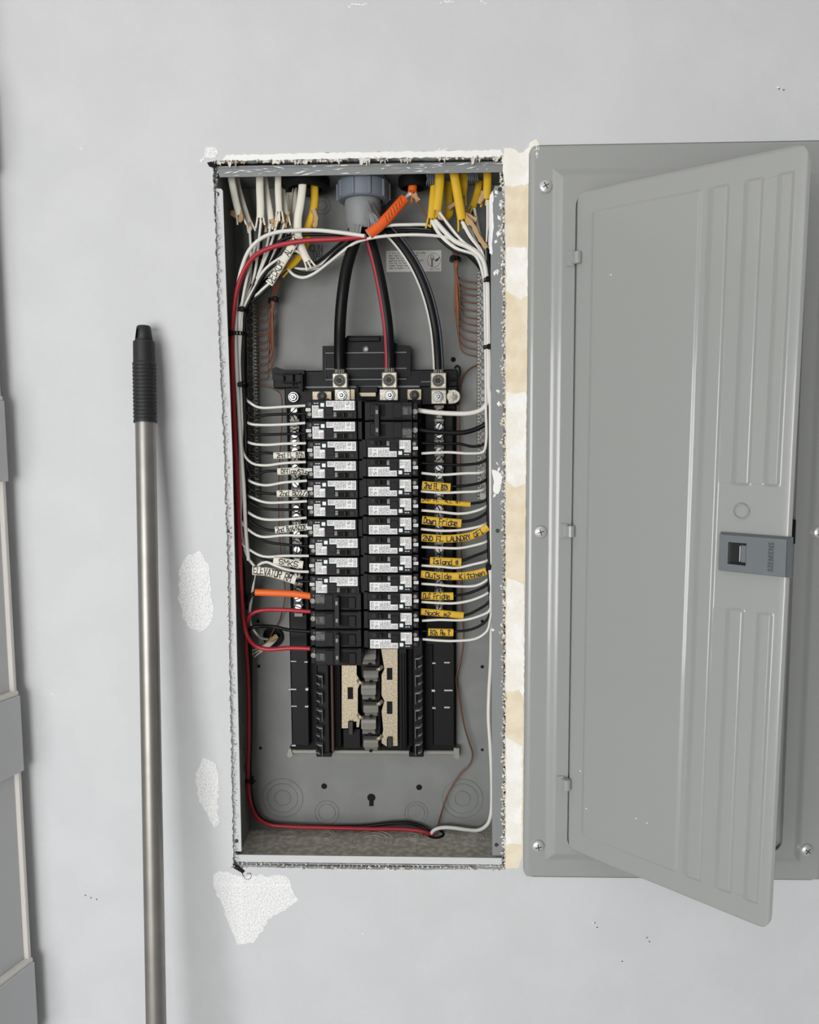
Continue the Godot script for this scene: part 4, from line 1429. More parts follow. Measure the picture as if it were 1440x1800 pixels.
	var vmid2 := 0.430
	for k in 200:      # height at which the picture shows the latch
		var v := 0.3 + k * 0.001
		var q := view.inverse() * ((surf.call(W, v) as Vector3) - EYE)
		if 900.0 - FOCAL * q.y / -q.z < 984.0:
			vmid2 = v + 0.003
			break
	var half := 0.0222
	var o0: Vector3 = surf.call(0.15, vmid2) - dir * 0.15
	var lb := Basis(dir, upv, nrm)
	var lw := u1 - u0
	var ctr := o0 + dir * (u0 + lw * 0.5)
	var ru0 := u0 + 0.012
	var ru1 := u0 + 0.032
	var rh := 0.0125
	m = MB.new()
	var zf := 0.009
	var fr := func(a: float, b: float, c: float, d: float) -> void:
		m.box(o0 + dir * ((a + b) * 0.5) + upv * ((c + d) * 0.5) + nrm * (zf * 0.5), Vector3(b - a, d - c, zf), 0.0, lb)
	fr.call(u0 + 0.002, ru0, -half + 0.002, half - 0.002)
	fr.call(ru0, ru1, rh, half - 0.002)
	fr.call(ru0, ru1, -half + 0.002, -rh)
	fr.call(ru1, u1 - 0.004, -half + 0.002, half - 0.002)
	# sloped skirt round the bezel
	var cs := [[u0, -half], [u1, -half], [u1, half], [u0, half]]
	var ci := [[u0 + 0.003, -half + 0.003], [u1 - 0.006, -half + 0.003], [u1 - 0.006, half - 0.003], [u0 + 0.003, half - 0.003]]
	for i in 4:
		var j := (i + 1) % 4
		var A: Vector3 = o0 + dir * cs[i][0] + upv * cs[i][1]
		var B: Vector3 = o0 + dir * cs[j][0] + upv * cs[j][1]
		var C: Vector3 = o0 + dir * ci[j][0] + upv * ci[j][1] + nrm * zf
		var D: Vector3 = o0 + dir * ci[i][0] + upv * ci[i][1] + nrm * zf
		m.quad(A, B, C, D, (A + B) * 0.5 - ctr + nrm * 0.01)
	var latch := commit(m, "latch", mats["latch plastic"], door)
	latch.set_meta("label", "dark gray plastic latch with a square finger recess")
	m = MB.new()
	m.box(o0 + dir * ((ru0 + ru1) * 0.5) + nrm * 0.0008, Vector3(ru1 - ru0, rh * 2.0, 0.001), 0.0, lb)
	commit(m, "finger_recess", mats["toggle plastic"], latch)
	m = MB.new()
	m.box(o0 + dir * (ru1 - 0.004) + nrm * 0.004, Vector3(0.007, rh * 1.6, 0.004), 0.001, lb)
	commit(m, "latch_slider", mats["latch plastic"], latch)
	m = MB.new()
	m.box(o0 + dir * (ru1 - 0.0078) + nrm * 0.0045, Vector3(0.0008, rh * 1.4, 0.004), 0.0002, lb)
	commit(m, "slider_edge", mats["painted lip"], latch)
	var tm := TextMesh.new()
	var f := SystemFont.new()
	f.font_names = PackedStringArray(["Droid Sans"])
	f.font_weight = 700
	tm.font = f
	tm.text = "SIEMENS"
	tm.font_size = 32
	tm.pixel_size = 0.00024
	tm.depth = 0.0012
	tm.material = mat("raised lettering", rgb8(72, 77, 81), 0.5)
	var o := MeshInstance3D.new()
	o.name = "raised_lettering"
	o.mesh = tm
	o.transform = Transform3D(lb * Basis(Vector3(0, 0, 1), PI / 2), o0 + dir * (u1 - 0.0195) + nrm * (zf + 0.0002) - door.position - root.position - latch.position)
	latch.add_child(o)
	# pressed circle above the latch
	m = MB.new()
	var pc: Vector3 = o0 + dir * (U.call(1304.0, 914.0)) + upv * 0.047
	m.lathe(pc - nrm * 0.0002, nrm, [[0.0092, 0.0], [0.0088, 0.0009], [0.0082, 0.0009], [0.0078, 0.0]], 10)
	commit(m, "pressed_ring", mats["cover enamel"], door)
	m = MB.new()
	for q in [[1075, 483], [1342, 851], [1032, 1420], [1118, 1436], [1138, 1444], [1020, 1355]]:
		var d := view * Vector3((q[0] - 720.0) / FOCAL, -(q[1] - 900.0) / FOCAL, -1.0)
		var uq: float = U.call(float(q[0]), float(q[1]))
		var zz := lerpf((ht.z + hb.z) * 0.5, (ft.z + fb.z) * 0.5, uq / W)
		var hit := EYE + d * ((zz - EYE.z) / d.z)
		m.blob(surf.call(uq, hit.y - hb.y), Vector3(0.0016, 0.001, 0.0008), lb)
	commit(m, "paint_fleck", mats["white paint"], door).set_meta("kind", "stuff")
	m = MB.new()
	for k in 9:
		m.blob(P(944 + rng.randf_range(-3, 4), 268 + rng.randf_range(-10, 9), 0.0075), Vector3(0.0007, 0.0028, 0.0006), Basis(Vector3(0, 0, 1), rng.randf_range(-1.0, 0.2)))
	commit(m, "paint_fleck", mats["white paint"], root).set_meta("kind", "stuff")


# ------------------------------------------------------------------ the pole leaning on the wall
func build_pole() -> void:
	var top := P(252.5, 572, 0.020)
	var low := P(274.5, 1800, 0.105)
	var ax := (top - low).normalized()
	var foot := low + ax * ((0.0 - low.y) / ax.y)
	var root := thing("extension_pole", "brushed metal pole with a ribbed black hand grip leaning on the wall", "pole", foot)
	var r := 0.0127
	var down := -ax
	var L := top.distance_to(foot)
	var m := MB.new()
	m.lathe(top, down, [[0.0, 0.11], [r, 0.11], [r, L - 0.02]], 40)
	commit(m, "tube", mats["brushed steel"], root)
	m = MB.new()
	m.lathe(top, down, [[r, L - 0.03], [r + 0.002, L - 0.028], [r + 0.002, L - 0.002], [0.006, L]], 24)
	commit(m, "foot_cap", mats["rubber"], root)
	var prof := [[0.0, 0.0205], [0.0125, 0.0205], [0.0135, 0.0215], [0.0137, 0.046], [0.0137, 0.0475], [0.0142, 0.048]]
	var h := 0.049
	for k in 15:
		prof += [[0.0146, h], [0.0148, h + 0.0012], [0.0146, h + 0.0026], [0.0138, h + 0.0032], [0.0138, h + 0.0042]]
		h += 0.0048
	prof += [[0.0145, h], [0.0146, h + 0.004], [0.0148, 0.1235], [0.0142, 0.1245], [0.0126, 0.1245]]
	m = MB.new()
	m.lathe(top, down, prof, 32)
	var grip := commit(m, "grip", mats["rubber"], root)
	# hanging loop: a tapered plug with an eye cut slantwise through it
	var side := Vector3(0, 0, 1).cross(down).normalized() * -1.0
	var front := side.cross(ax).normalized()
	var cut := CSGCombiner3D.new()
	cut.name = "hanging_loop"
	var plug := CSGPolygon3D.new()
	plug.name = "plug"
	plug.mode = CSGPolygon3D.MODE_SPIN
	plug.spin_sides = 28
	plug.polygon = PackedVector2Array([Vector2(0, 0), Vector2(0.0112, 0), Vector2(0.0088, 0.018), Vector2(0.0078, 0.0195), Vector2(0, 0.0205)])
	plug.smooth_faces = true
	plug.material = mats["rubber"]
	cut.add_child(plug)
	var eye := CSGBox3D.new()
	eye.name = "eye"
	eye.operation = CSGShape3D.OPERATION_SUBTRACTION
	eye.size = Vector3(0.0055, 0.0125, 0.05)
	eye.position = Vector3(-0.0022, 0.0088, 0)
	eye.rotation.y = -0.5
	eye.material = mats["recess_shade"]  # cut faces painted near black for the shade inside the eye
	cut.add_child(eye)
	var sx := side if side.x > 0 else -side
	cut.transform = Transform3D(Basis(sx, ax, sx.cross(ax)), top + down * 0.0205 - root.position)
	root.add_child(cut)


# ------------------------------------------------------------------ panelled door leaf at the left edge
func build_door_leaf() -> void:
	var e := P(36, 1250, 0.02)
	var dirv := Vector3(-sin(deg_to_rad(19.5)), 0, cos(deg_to_rad(19.5)))
	var nrm := Vector3(cos(deg_to_rad(19.5)), 0, sin(deg_to_rad(19.5)))
	var b := Basis(dirv, Vector3.UP, dirv.cross(Vector3.UP))
	if b.z.dot(nrm) < 0.0:
		b = Basis(-dirv, Vector3.UP, nrm)
	var edge := Vector3(e.x, 0, 0.02)
	var root := Node3D.new()
	root.name = "door_1"
	root.position = edge
	add_child(root)
	struct(root, "gray panelled door leaf with flat rails at the left edge")
	var wide := 0.08
	var m := MB.new()
	m.box(edge + dirv * (wide * 0.5) - nrm * 0.026 + Vector3(0, 1.02, 0), Vector3(wide, 2.02, 0.03), 0.001, b)
	commit(m, "leaf", mats["door paint"], root)
	m = MB.new()
	m.box(edge + dirv * 0.003 - nrm * 0.008 + Vector3(0, 1.02, 0), Vector3(0.006, 2.02, 0.008), 0.001, b)
	commit(m, "edge_strip", mats["door edge"], root)
	var ys := []
	for q in [[10, 846], [33, 1222], [40, 1354], [62, 1690]]:
		ys.append(P(q[0], q[1], 0.02).y)
	var step_y: float = (float(ys[0]) - float(ys[2])) * 1.0
	var rails := [[ys[0], ys[0] + (ys[1] - ys[2])], [ys[2], ys[1]], [ys[3] - (ys[1] - ys[2]), ys[3]], [ys[0] + step_y, ys[0] + step_y + 0.1], [ys[3] - step_y - 0.1, ys[3] - step_y]]
	for r in rails:
		m = MB.new()
		m.box(edge + dirv * (wide * 0.5) - nrm * 0.005 + Vector3(0, (r[0] + r[1]) * 0.5, 0), Vector3(wide, absf(r[1] - r[0]), 0.013), 0.0008, b)
		commit(m, "rail", mats["door paint"], root)
		m = MB.new()
		m.box(edge + dirv * (wide * 0.5) - nrm * 0.006 + Vector3(0, maxf(r[0], r[1]) + 0.003, 0), Vector3(wide, 0.006, 0.010), 0.001, b)
		commit(m, "bead", mats["door edge"], root)


# ------------------------------------------------------------------ breakers
const D := 0.00077           # one picture dot at the breakers' faces, in metres


func bbox(mb: MB, x0: float, y0: float, x1: float, y1: float, z1: float, z0: float, bev := 0.0) -> void:
	mb.box(Vector3((x0 + x1) * 0.5 * D, (y0 + y1) * 0.5 * D, (z0 + z1) * 0.5), Vector3(absf(x1 - x0) * D, absf(y1 - y0) * D, absf(z1 - z0)), bev)


func make_breaker(amp: String) -> Node3D:
	var root := thing("circuit_breaker", "", "circuit breaker", Vector3.ZERO, "slim single pole circuit breakers")
	var m := MB.new()
	bbox(m, -39, -16.3, 40, 16.3, 0.0, -0.046, 0.0007)
	bbox(m, -49.5, -15.5, -39, 15.5, -0.006, -0.046, 0.0006)
	bbox(m, 40, -16, 49, 16, -0.005, -0.046, 0.0008)
	bbox(m, -40, 15.4, 38, 16.2, 0.0008, -0.001, 0.0002)
	bbox(m, 5, -16, 40, -2, 0.0016, -0.002, 0.0005)
	bbox(m, -14, -9, -1, 3.5, 0.0012, -0.001, 0.0004)
	commit(m, "body", mats["black plastic"], root)
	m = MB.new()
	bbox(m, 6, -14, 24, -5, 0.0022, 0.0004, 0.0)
	var rec := commit(m, "toggle_recess", mats["recess_shade"], root)  # a raised dark block, the shade of the recess painted on
	m = MB.new()
	bbox(m, 15.5, -13.4, 19.5, -5.2, 0.0062, 0.0004, 0.0008)
	bbox(m, 25, -14, 34, -5, 0.0026, 0.0004, 0.0005)
	commit(m, "toggle", mats["charcoal plastic"], root)
	m = MB.new()
	bbox(m, -22.5, 4.8, -15.8, 11.4, 0.0016, 0.0, 0.0004)
	commit(m, "test_button", mats["button"], root)
	m = MB.new()
	printed(m, "print", Vector3(-6.5 * D, 10.0 * D, 0.0013), 12.6 * D, 9.8 * D, Rect2(0, 0, 0.26, 0.62))
	printed(m, "print", Vector3(18.2 * D, 6.8 * D, 0.0013), 36.8 * D, 16.2 * D, Rect2(0.26, 0, 0.74, 1))
	for q in [[-12.8, 5.1, -0.2, 14.9], [-0.2, -1.3, 36.6, 14.9]]:
		bbox(m, q[0], q[1], q[2], q[3], 0.00125, 0.0)
	commit(m, "rating_label", atlas_mat, root)
	m = MB.new()
	printed(m, "test", Vector3(-31.5 * D, -3.3 * D, 0.0009), 11.6 * D, 21.0 * D, Rect2(0, 0, 0.62, 1))
	printed(m, "test", Vector3(-21.7 * D, -6.3 * D, 0.0009), 8.0 * D, 15.0 * D, Rect2(0.62, 0.06, 0.38, 0.94))
	commit(m, "test_label", atlas_mat, root)
	m = MB.new()
	printed(m, "spark", Vector3(-30.0 * D, 11.0 * D, 0.0007), 9.0 * D, 3.0 * D)
	printed(m, "amp " + amp, Vector3(2.4 * D, -8.6 * D, 0.0017 if false else 0.0009), 5.2 * D, 9.0 * D)
	commit(m, "rating_mark", atlas_mat, root)
	m = MB.new()
	bbox(m, -49.6, -2.6, -40.6, 3.0, -0.0042, -0.007, 0.0004)
	printed(m, "window", Vector3(-45.1 * D, 0.2 * D, -0.0041), 8.4 * D, 5.0 * D)
	commit(m, "indicator_window", atlas_mat, root)
	for q in [[-42.0, 9.5], [-43.0, -7.5]]:
		m = MB.new()
		m.lathe(Vector3(q[0] * D, q[1] * D, -0.0058), Vector3(0, 0, 1), [[0.0030, 0.0], [0.0026, 0.0008], [0.0017, 0.0008], [0.0014, 0.0], [0.0, 0.0]], 14)
		commit(m, "terminal_screw", mats["dark metal"] if q[1] > 0 else mats["dull steel"], root)
	return root


func make_two_pole(amp: String, tie: float) -> Node3D:
	var root := thing("circuit_breaker", "", "circuit breaker", Vector3.ZERO)
	var m := MB.new()
	for s in [-1.0, 1.0]:
		bbox(m, -38, s * 16.8 - 16.0, 45, s * 16.8 + 16.0, 0.0, -0.046, 0.0008)
		bbox(m, -47, s * 16.8 - 15.0, -38, s * 16.8 + 15.0, -0.006, -0.046, 0.0007)
		bbox(m, -20, s * 16.8 - 14.5, -5, s * 16.8 + 12.0, 0.0012, -0.001, 0.0005)
		bbox(m, 22, s * 16.8 - 12.5, 35, s * 16.8 + 8.0, 0.0026, -0.001, 0.0007)
		bbox(m, -36, s * 16.8 + 12.8, 38, s * 16.8 + 14.6, 0.0014, -0.001, 0.0004)
	commit(m, "body", mats["black plastic"], root)
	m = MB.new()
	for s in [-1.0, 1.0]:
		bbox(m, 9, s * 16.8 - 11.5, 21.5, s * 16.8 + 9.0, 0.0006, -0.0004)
	commit(m, "toggle_recess", mats["recess_shade"], root)  # dark blocks painted as the shade of both recesses
	m = MB.new()
	bbox(m, tie - 4.2, -27, tie + 4.4, 27, 0.0085, 0.0062, 0.0007)
	for s in [-1.0, 1.0]:
		bbox(m, tie - 3.6, s * 16.8 - 8.0, tie + 3.8, s * 16.8 + 6.5, 0.0066, 0.0002, 0.0006)
	var tg := commit(m, "tie_handle", mats["charcoal plastic"], root)
	m = MB.new()
	for s in [-1.0, 1.0]:
		printed(m, "amp " + amp, Vector3((tie - 0.2) * D, s * 15.6 * D, 0.0087), 4.6 * D, 8.0 * D)
	commit(m, "rating_mark", atlas_mat, tg)
	m = MB.new()
	printed(m, "pole print", Vector3(-28 * D, 21.0 * D, 0.0003), 18 * D, 17 * D)
	printed(m, "pole print low", Vector3(-28 * D, -17.5 * D, 0.0003), 18 * D, 14 * D)
	commit(m, "rating_label", atlas_mat, root)
	for s in [-1.0, 1.0]:
		m = MB.new()
		m.lathe(Vector3(-42.5 * D, s * 16.0 * D, -0.0058), Vector3(0, 0, 1), [[0.0038, 0.0], [0.0034, 0.001], [0.0022, 0.001], [0.0018, 0.0], [0.0, 0.0]], 14)
		m.box(Vector3(-40.5 * D, (s * 16.8 + 9.0) * D, -0.005), Vector3(0.0012, 0.0034, 0.002), 0.0003)
		commit(m, "terminal_screw", mats["dull steel"], root)
	return root


func copy(src: Node3D) -> Node3D:
	var c := src.duplicate() as Node3D
	c.name = numbered("circuit_breaker")
	add_child(c)
	return c


func build_breakers() -> void:
	var zf := -0.017
	var ys := [720.0, 757.0, 791.5, 826.0, 860.0, 893.0, 929.0, 961.5, 995.5, 1028.5]
	var a := make_breaker("15")
	for i in 10:
		var o := a if i == 0 else copy(a)
		o.position = P(586.5 + (ys[i] - 720.0) * 0.018 + [0, 0, 1.5, 0.5, 0.5, 0, -2.0, 1.5, 0.5, 0.5][i], ys[i], zf)
		o.set_meta("label", "black 15 amp breaker, %s from the top of the left hand column, with white labels" % ORD[i])
	var b := make_breaker("20")
	var yr := [788.0, 822.0, 857.0, 890.0, 924.0, 958.0, 991.0, 1025.0, 1057.5, 1091.0, 1125.0]
	for i in 11:
		var o := b if i == 0 else copy(b)
		o.position = P(684.5 + (yr[i] - 788.0) * 0.008, yr[i], zf)
		o.rotation.z = PI
		o.set_meta("label", "black 20 amp breaker, %s below the large two pole breaker in the right hand column" % ORD[i])
	var t := make_two_pole("30", 2.5)
	t.position = P(591, 1073.5, zf)
	tag(t, "black two pole breaker with tied handles just under the single breakers on the left", "circuit breaker")
	t = copy(t)
	t.position = P(591.5, 1138.5, zf)
	tag(t, "black two pole breaker with tied handles, lowest on the left above the bare bus", "circuit breaker")
	t = make_two_pole("30", 23.0)
	t.position = P(686.5, 740.0, zf)
	t.rotation.z = PI
	tag(t, "black two pole breaker topping the right hand column, wired with a thick white wire", "circuit breaker")


# ------------------------------------------------------------------ wires, cables and what is written on them
func wire(called: String, label: String, category: String, m: Material, pts: PackedVector3Array, r: float, group := "", rb := -1.0, seg := 8) -> MeshInstance3D:
	var mb := MB.new()
	mb.tube(smooth(pts), r, rb, seg)
	return single(mb, called, m, label, category, group)


func sleeve(cell_name: String, pts: PackedVector3Array, half: float, label: String, called := "wire_marker_sleeve", rb := 0.0024, wave := 0.0) -> MeshInstance3D:
	var mb := MB.new()
	mb.tube(smooth(pts, 12), half, rb, 18, 0.0, TAU, true, cells[cell_name], wave)
	return single(mb, called, atlas_mat, label, "wire marker", "")


func build_service() -> void:
	# plastic connector, its locknut, and the gray cable jacket coming through it
	var c := P(639, 345, -0.05)
	var roof := P(640, 292, LIP).y - 0.0016
	var bot := P(639, 341, -0.016).y
	c.y = bot
	var root := thing("conduit_connector", "gray plastic conduit connector with a ribbed locknut at the top of the box", "conduit fitting", Vector3(c.x, bot, c.z))
	var h := roof - bot
	var m := MB.new()
	m.lathe(c, Vector3(0, 1, 0), [[0.0255, 0.004], [0.0262, 0.0], [0.0325, 0.0], [0.0345, 0.0018], [0.0345, h - 0.006], [0.031, h - 0.004], [0.031, h]], 40)
	var nut := commit(m, "locknut", mats["conduit plastic"], root)
	m = MB.new()
	for k in 10:
		var a := TAU * k / 10.0 + 0.32
		m.box(c + Vector3(sin(a) * 0.0345, (h - 0.006) * 0.5, cos(a) * 0.0345), Vector3(0.004, h - 0.008, 0.004), 0.0009, Basis(Vector3.UP, a))
	commit(m, "locknut_rib", mats["conduit plastic"], nut).set_meta("kind", "stuff")
	m = MB.new()
	var jt := Vector3(c.x, roof - 0.01, c.z)
	var jb := P(637, 405, -0.05)
	var ax := (jb - jt).normalized()
	var jl := jt.distance_to(jb)
	m.lathe(jt, ax, [[0.0245, 0.0], [0.0245, jl * 0.55], [0.0228, jl * 0.85], [0.0200, jl], [0.0185, jl], [0.0195, jl - 0.01], [0.0, jl - 0.012]], 36)
	var jk := single(m, "service_cable_jacket", mats["cable jacket"], "thick gray service cable jacket coming down through the connector, cut off short", "cable jacket")
	m = MB.new()
	for k in 26:
		var t := k / 25.0
		var p0 := P(646 + 12 * t, 352 + 26 * t, -0.024)
		var p1 := P(650 + 18 * t + rng.randf_range(-3, 3), 398 + rng.randf_range(-6, 4), -0.022 - 0.004 * t)
		m.tube(smooth(PackedVector3Array([p0, p0.lerp(p1, 0.5) + Vector3(rng.randf_range(-0.002, 0.002), 0, 0.002), p1])), 0.00045, 0.00045, 5)
	for k in 14:
		var t := k / 13.0
		var p0 := P(616 + 20 * t, 396 + rng.randf_range(-2, 2), -0.026)
		m.tube(PackedVector3Array([p0, p0 + Vector3(-0.002, -0.0105, -0.001)]), 0.0006, 0.0006, 5)
	commit(m, "shield_strands", mats["braid"], jk).set_meta("kind", "stuff")
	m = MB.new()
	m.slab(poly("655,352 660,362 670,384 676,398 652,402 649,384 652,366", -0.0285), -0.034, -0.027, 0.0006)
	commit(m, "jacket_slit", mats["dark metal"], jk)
	# the three service conductors
	var conductors := [
		["632,404,-52 622,430,-44 610,470,-38 602,520,-36 598,570,-42 597,620,-54 597.5,648,-58", 0.0079, "thick black service conductor curving down to the left lug", "", 0.0, 0.0],
		["646,404,-54 654,432,-48 664,470,-42 674,520,-40 682,575,-44 685,625,-55 685,646,-58", 0.0072, "thick black service conductor with a red stripe going to the middle lug", "stripe red", 0.55, 1.15],
		["660,388,-58 680,404,-52 706,432,-44 732,472,-40 752,520,-40 765,575,-44 770,625,-54 771,648,-58", 0.0078, "thick black service conductor with white stripes going to the right neutral lug", "white insulation", 0.3, 0.85]]
	for q in conductors:
		var p := smooth(path(q[0]), 9)
		var o := thing("service_conductor", q[2], "cable", p[p.size() - 1])
		m = MB.new()
		m.tube(p, q[1], q[1], 20)
		commit(m, "insulation", mats["black insulation"], o)
		if q[3] != "":
			m = MB.new()
			m.tube(p, q[1] + 0.0003, q[1] + 0.0003, 5, q[4], q[5], false)
			commit(m, "stripe", mats[q[3]], o)
			if q[3] == "white insulation":
				m = MB.new()
				m.tube(p.slice(2), q[1] + 0.0003, q[1] + 0.0003, 4, 2.15, 2.5, false)
				commit(m, "stripe", mats["conduit plastic"], o)
		m = MB.new()
		var e := p[p.size() - 1]
		for k in 12:
			var a := TAU * k / 12.0
			var d := Vector3(cos(a), 0, sin(a))
			m.tube(PackedVector3Array([e + d * 0.0052 + Vector3(0, 0.002, 0), e + d * 0.0066 + Vector3(0, -0.010, 0)]), 0.0012, 0.0012, 6)
		commit(m, "bare_strands", mats["dull steel"], o)
	# black grommets where cables enter
	for q in [[537, 326, 42.0, "wide black plastic bushing at the top of the box behind white cables"], [727, 326, 26.0, "black round bushing at the top of the box round the orange cable"]]:
		m = MB.new()
		var g := P(q[0], q[1], -0.052)
		g.y = roof
		m.lathe(g, Vector3(0, -1, 0), [[0.0, 0.0], [q[2] * 0.00078, 0.0], [q[2] * 0.00078, 0.010], [q[2] * 0.0007, 0.013], [q[2] * 0.00055, 0.013], [q[2] * 0.0005, 0.004], [0.0, 0.004]], 28)
		single(m, "cable_bushing", mats["dull black"], q[3], "bushing")
	m = MB.new()
	for q in [[758, 313], [832, 310], [418, 322], [537, 318], [700, 310]]:
		pass
	for q in [[760, 318, "pale ribbed strain relief beside the leftmost yellow cable"], [832, 312, "pale ribbed strain relief between the yellow cables on the right"]]:
		m = MB.new()
		for k in 6:
			m.box(P(q[0] - 8 + k * 2.8, q[1] - 2, -0.036 + 0.002 * sin(k * 0.9)), Vector3(0.0014, 0.014, 0.012), 0.0005, Basis(Vector3(0, 0, 1), (k - 2.5) * 0.08))
		m.box(P(q[0], q[1] - 9, -0.04), Vector3(0.016, 0.004, 0.016), 0.001)
		single(m, "strain_relief", mats["conduit plastic"], q[2], "cable clamp")
	m = MB.new()
	m.lathe(P(481, 1119, BACK), Vector3(0, 0, 1), [[0.0155, 0.0], [0.0155, 0.003], [0.0145, 0.0045], [0.0122, 0.0045], [0.0115, 0.001], [0.0, 0.0006]], 28)
	single(m, "hole_grommet", mats["dull black"], "round black grommet in the back of the box at the lower left", "grommet")
	m = MB.new()
	var hit := P(766, 1469, 0.0)
	var d := hit - EYE
	var fy := P(655, 1522, LIP).y + 0.0015
	var gc := EYE + d * ((fy - EYE.y) / d.y)
	m.lathe(gc, Vector3(0, 1, 0), [[0.0135, 0.0], [0.0135, 0.003], [0.0126, 0.0042], [0.0106, 0.0042], [0.0100, 0.0008], [0.0, 0.0006]], 28)
	single(m, "hole_grommet", mats["dull black"], "round black grommet in the floor of the box taking the red wire", "grommet")
	# notice stuck on the back sheet
	m = MB.new()
	var s0 := P(679, 441, BACK + 0.0004)
	var s1 := P(776, 477, BACK + 0.0004)
	m.box((s0 + s1) * 0.5 - Vector3(0, 0, 0.0002), Vector3(s1.x - s0.x, s0.y - s1.y, 0.0003))
	for k in m.u.size():
		m.u[k] = cells["notice"].position + Vector2(0.002, 0.002)
	printed(m, "notice", (s0 + s1) * 0.5 + Vector3(0, 0, 0.0002), s1.x - s0.x, s0.y - s1.y)
	single(m, "notice_sticker", atlas_mat, "small pale notice with lines of print and a round diagram on the back sheet", "sticker")


func cable(called: String, label: String, m: String, s: String, ra: float, group: String, paper := "", rb := -1.0) -> void:
	var p := smooth(path(s, -45.0))
	var root := thing(called, label, "cable", p[p.size() - 1], group)
	var mb := MB.new()
	mb.tube(p, ra, ra * 0.55 if rb < 0 else rb, 14)
	commit(mb, "sheath", mats[m], root)
	# ragged lips where the sheath was slit
	mb = MB.new()
	var e := p[p.size() - 1]
	var t := (e - p[p.size() - 2]).normalized()
	var w := t.cross(Vector3(0, 0, 1)).normalized()
	for k in 3:
		var o := w * ra * (k - 1) * 0.75
		mb.tube(smooth(PackedVector3Array([e + o - t * 0.004, e + o * 1.2 + t * 0.004, e + o * 1.6 + t * rng.randf_range(0.008, 0.015) + Vector3(0, 0, 0.001)])), 0.0013, 0.0005, 6)
	commit(mb, "torn_sheath", mats[m], root)
	if paper != "":
		mb = MB.new()
		for q in paper.split("|"):
			var pp := smooth(path(q, -43.0))
			mb.tube(pp, 0.0036, 0.0008, 6, 0.0, TAU, true, Rect2(), 0.5)
		commit(mb, "paper_wrap", mats["paper wrap"], root)


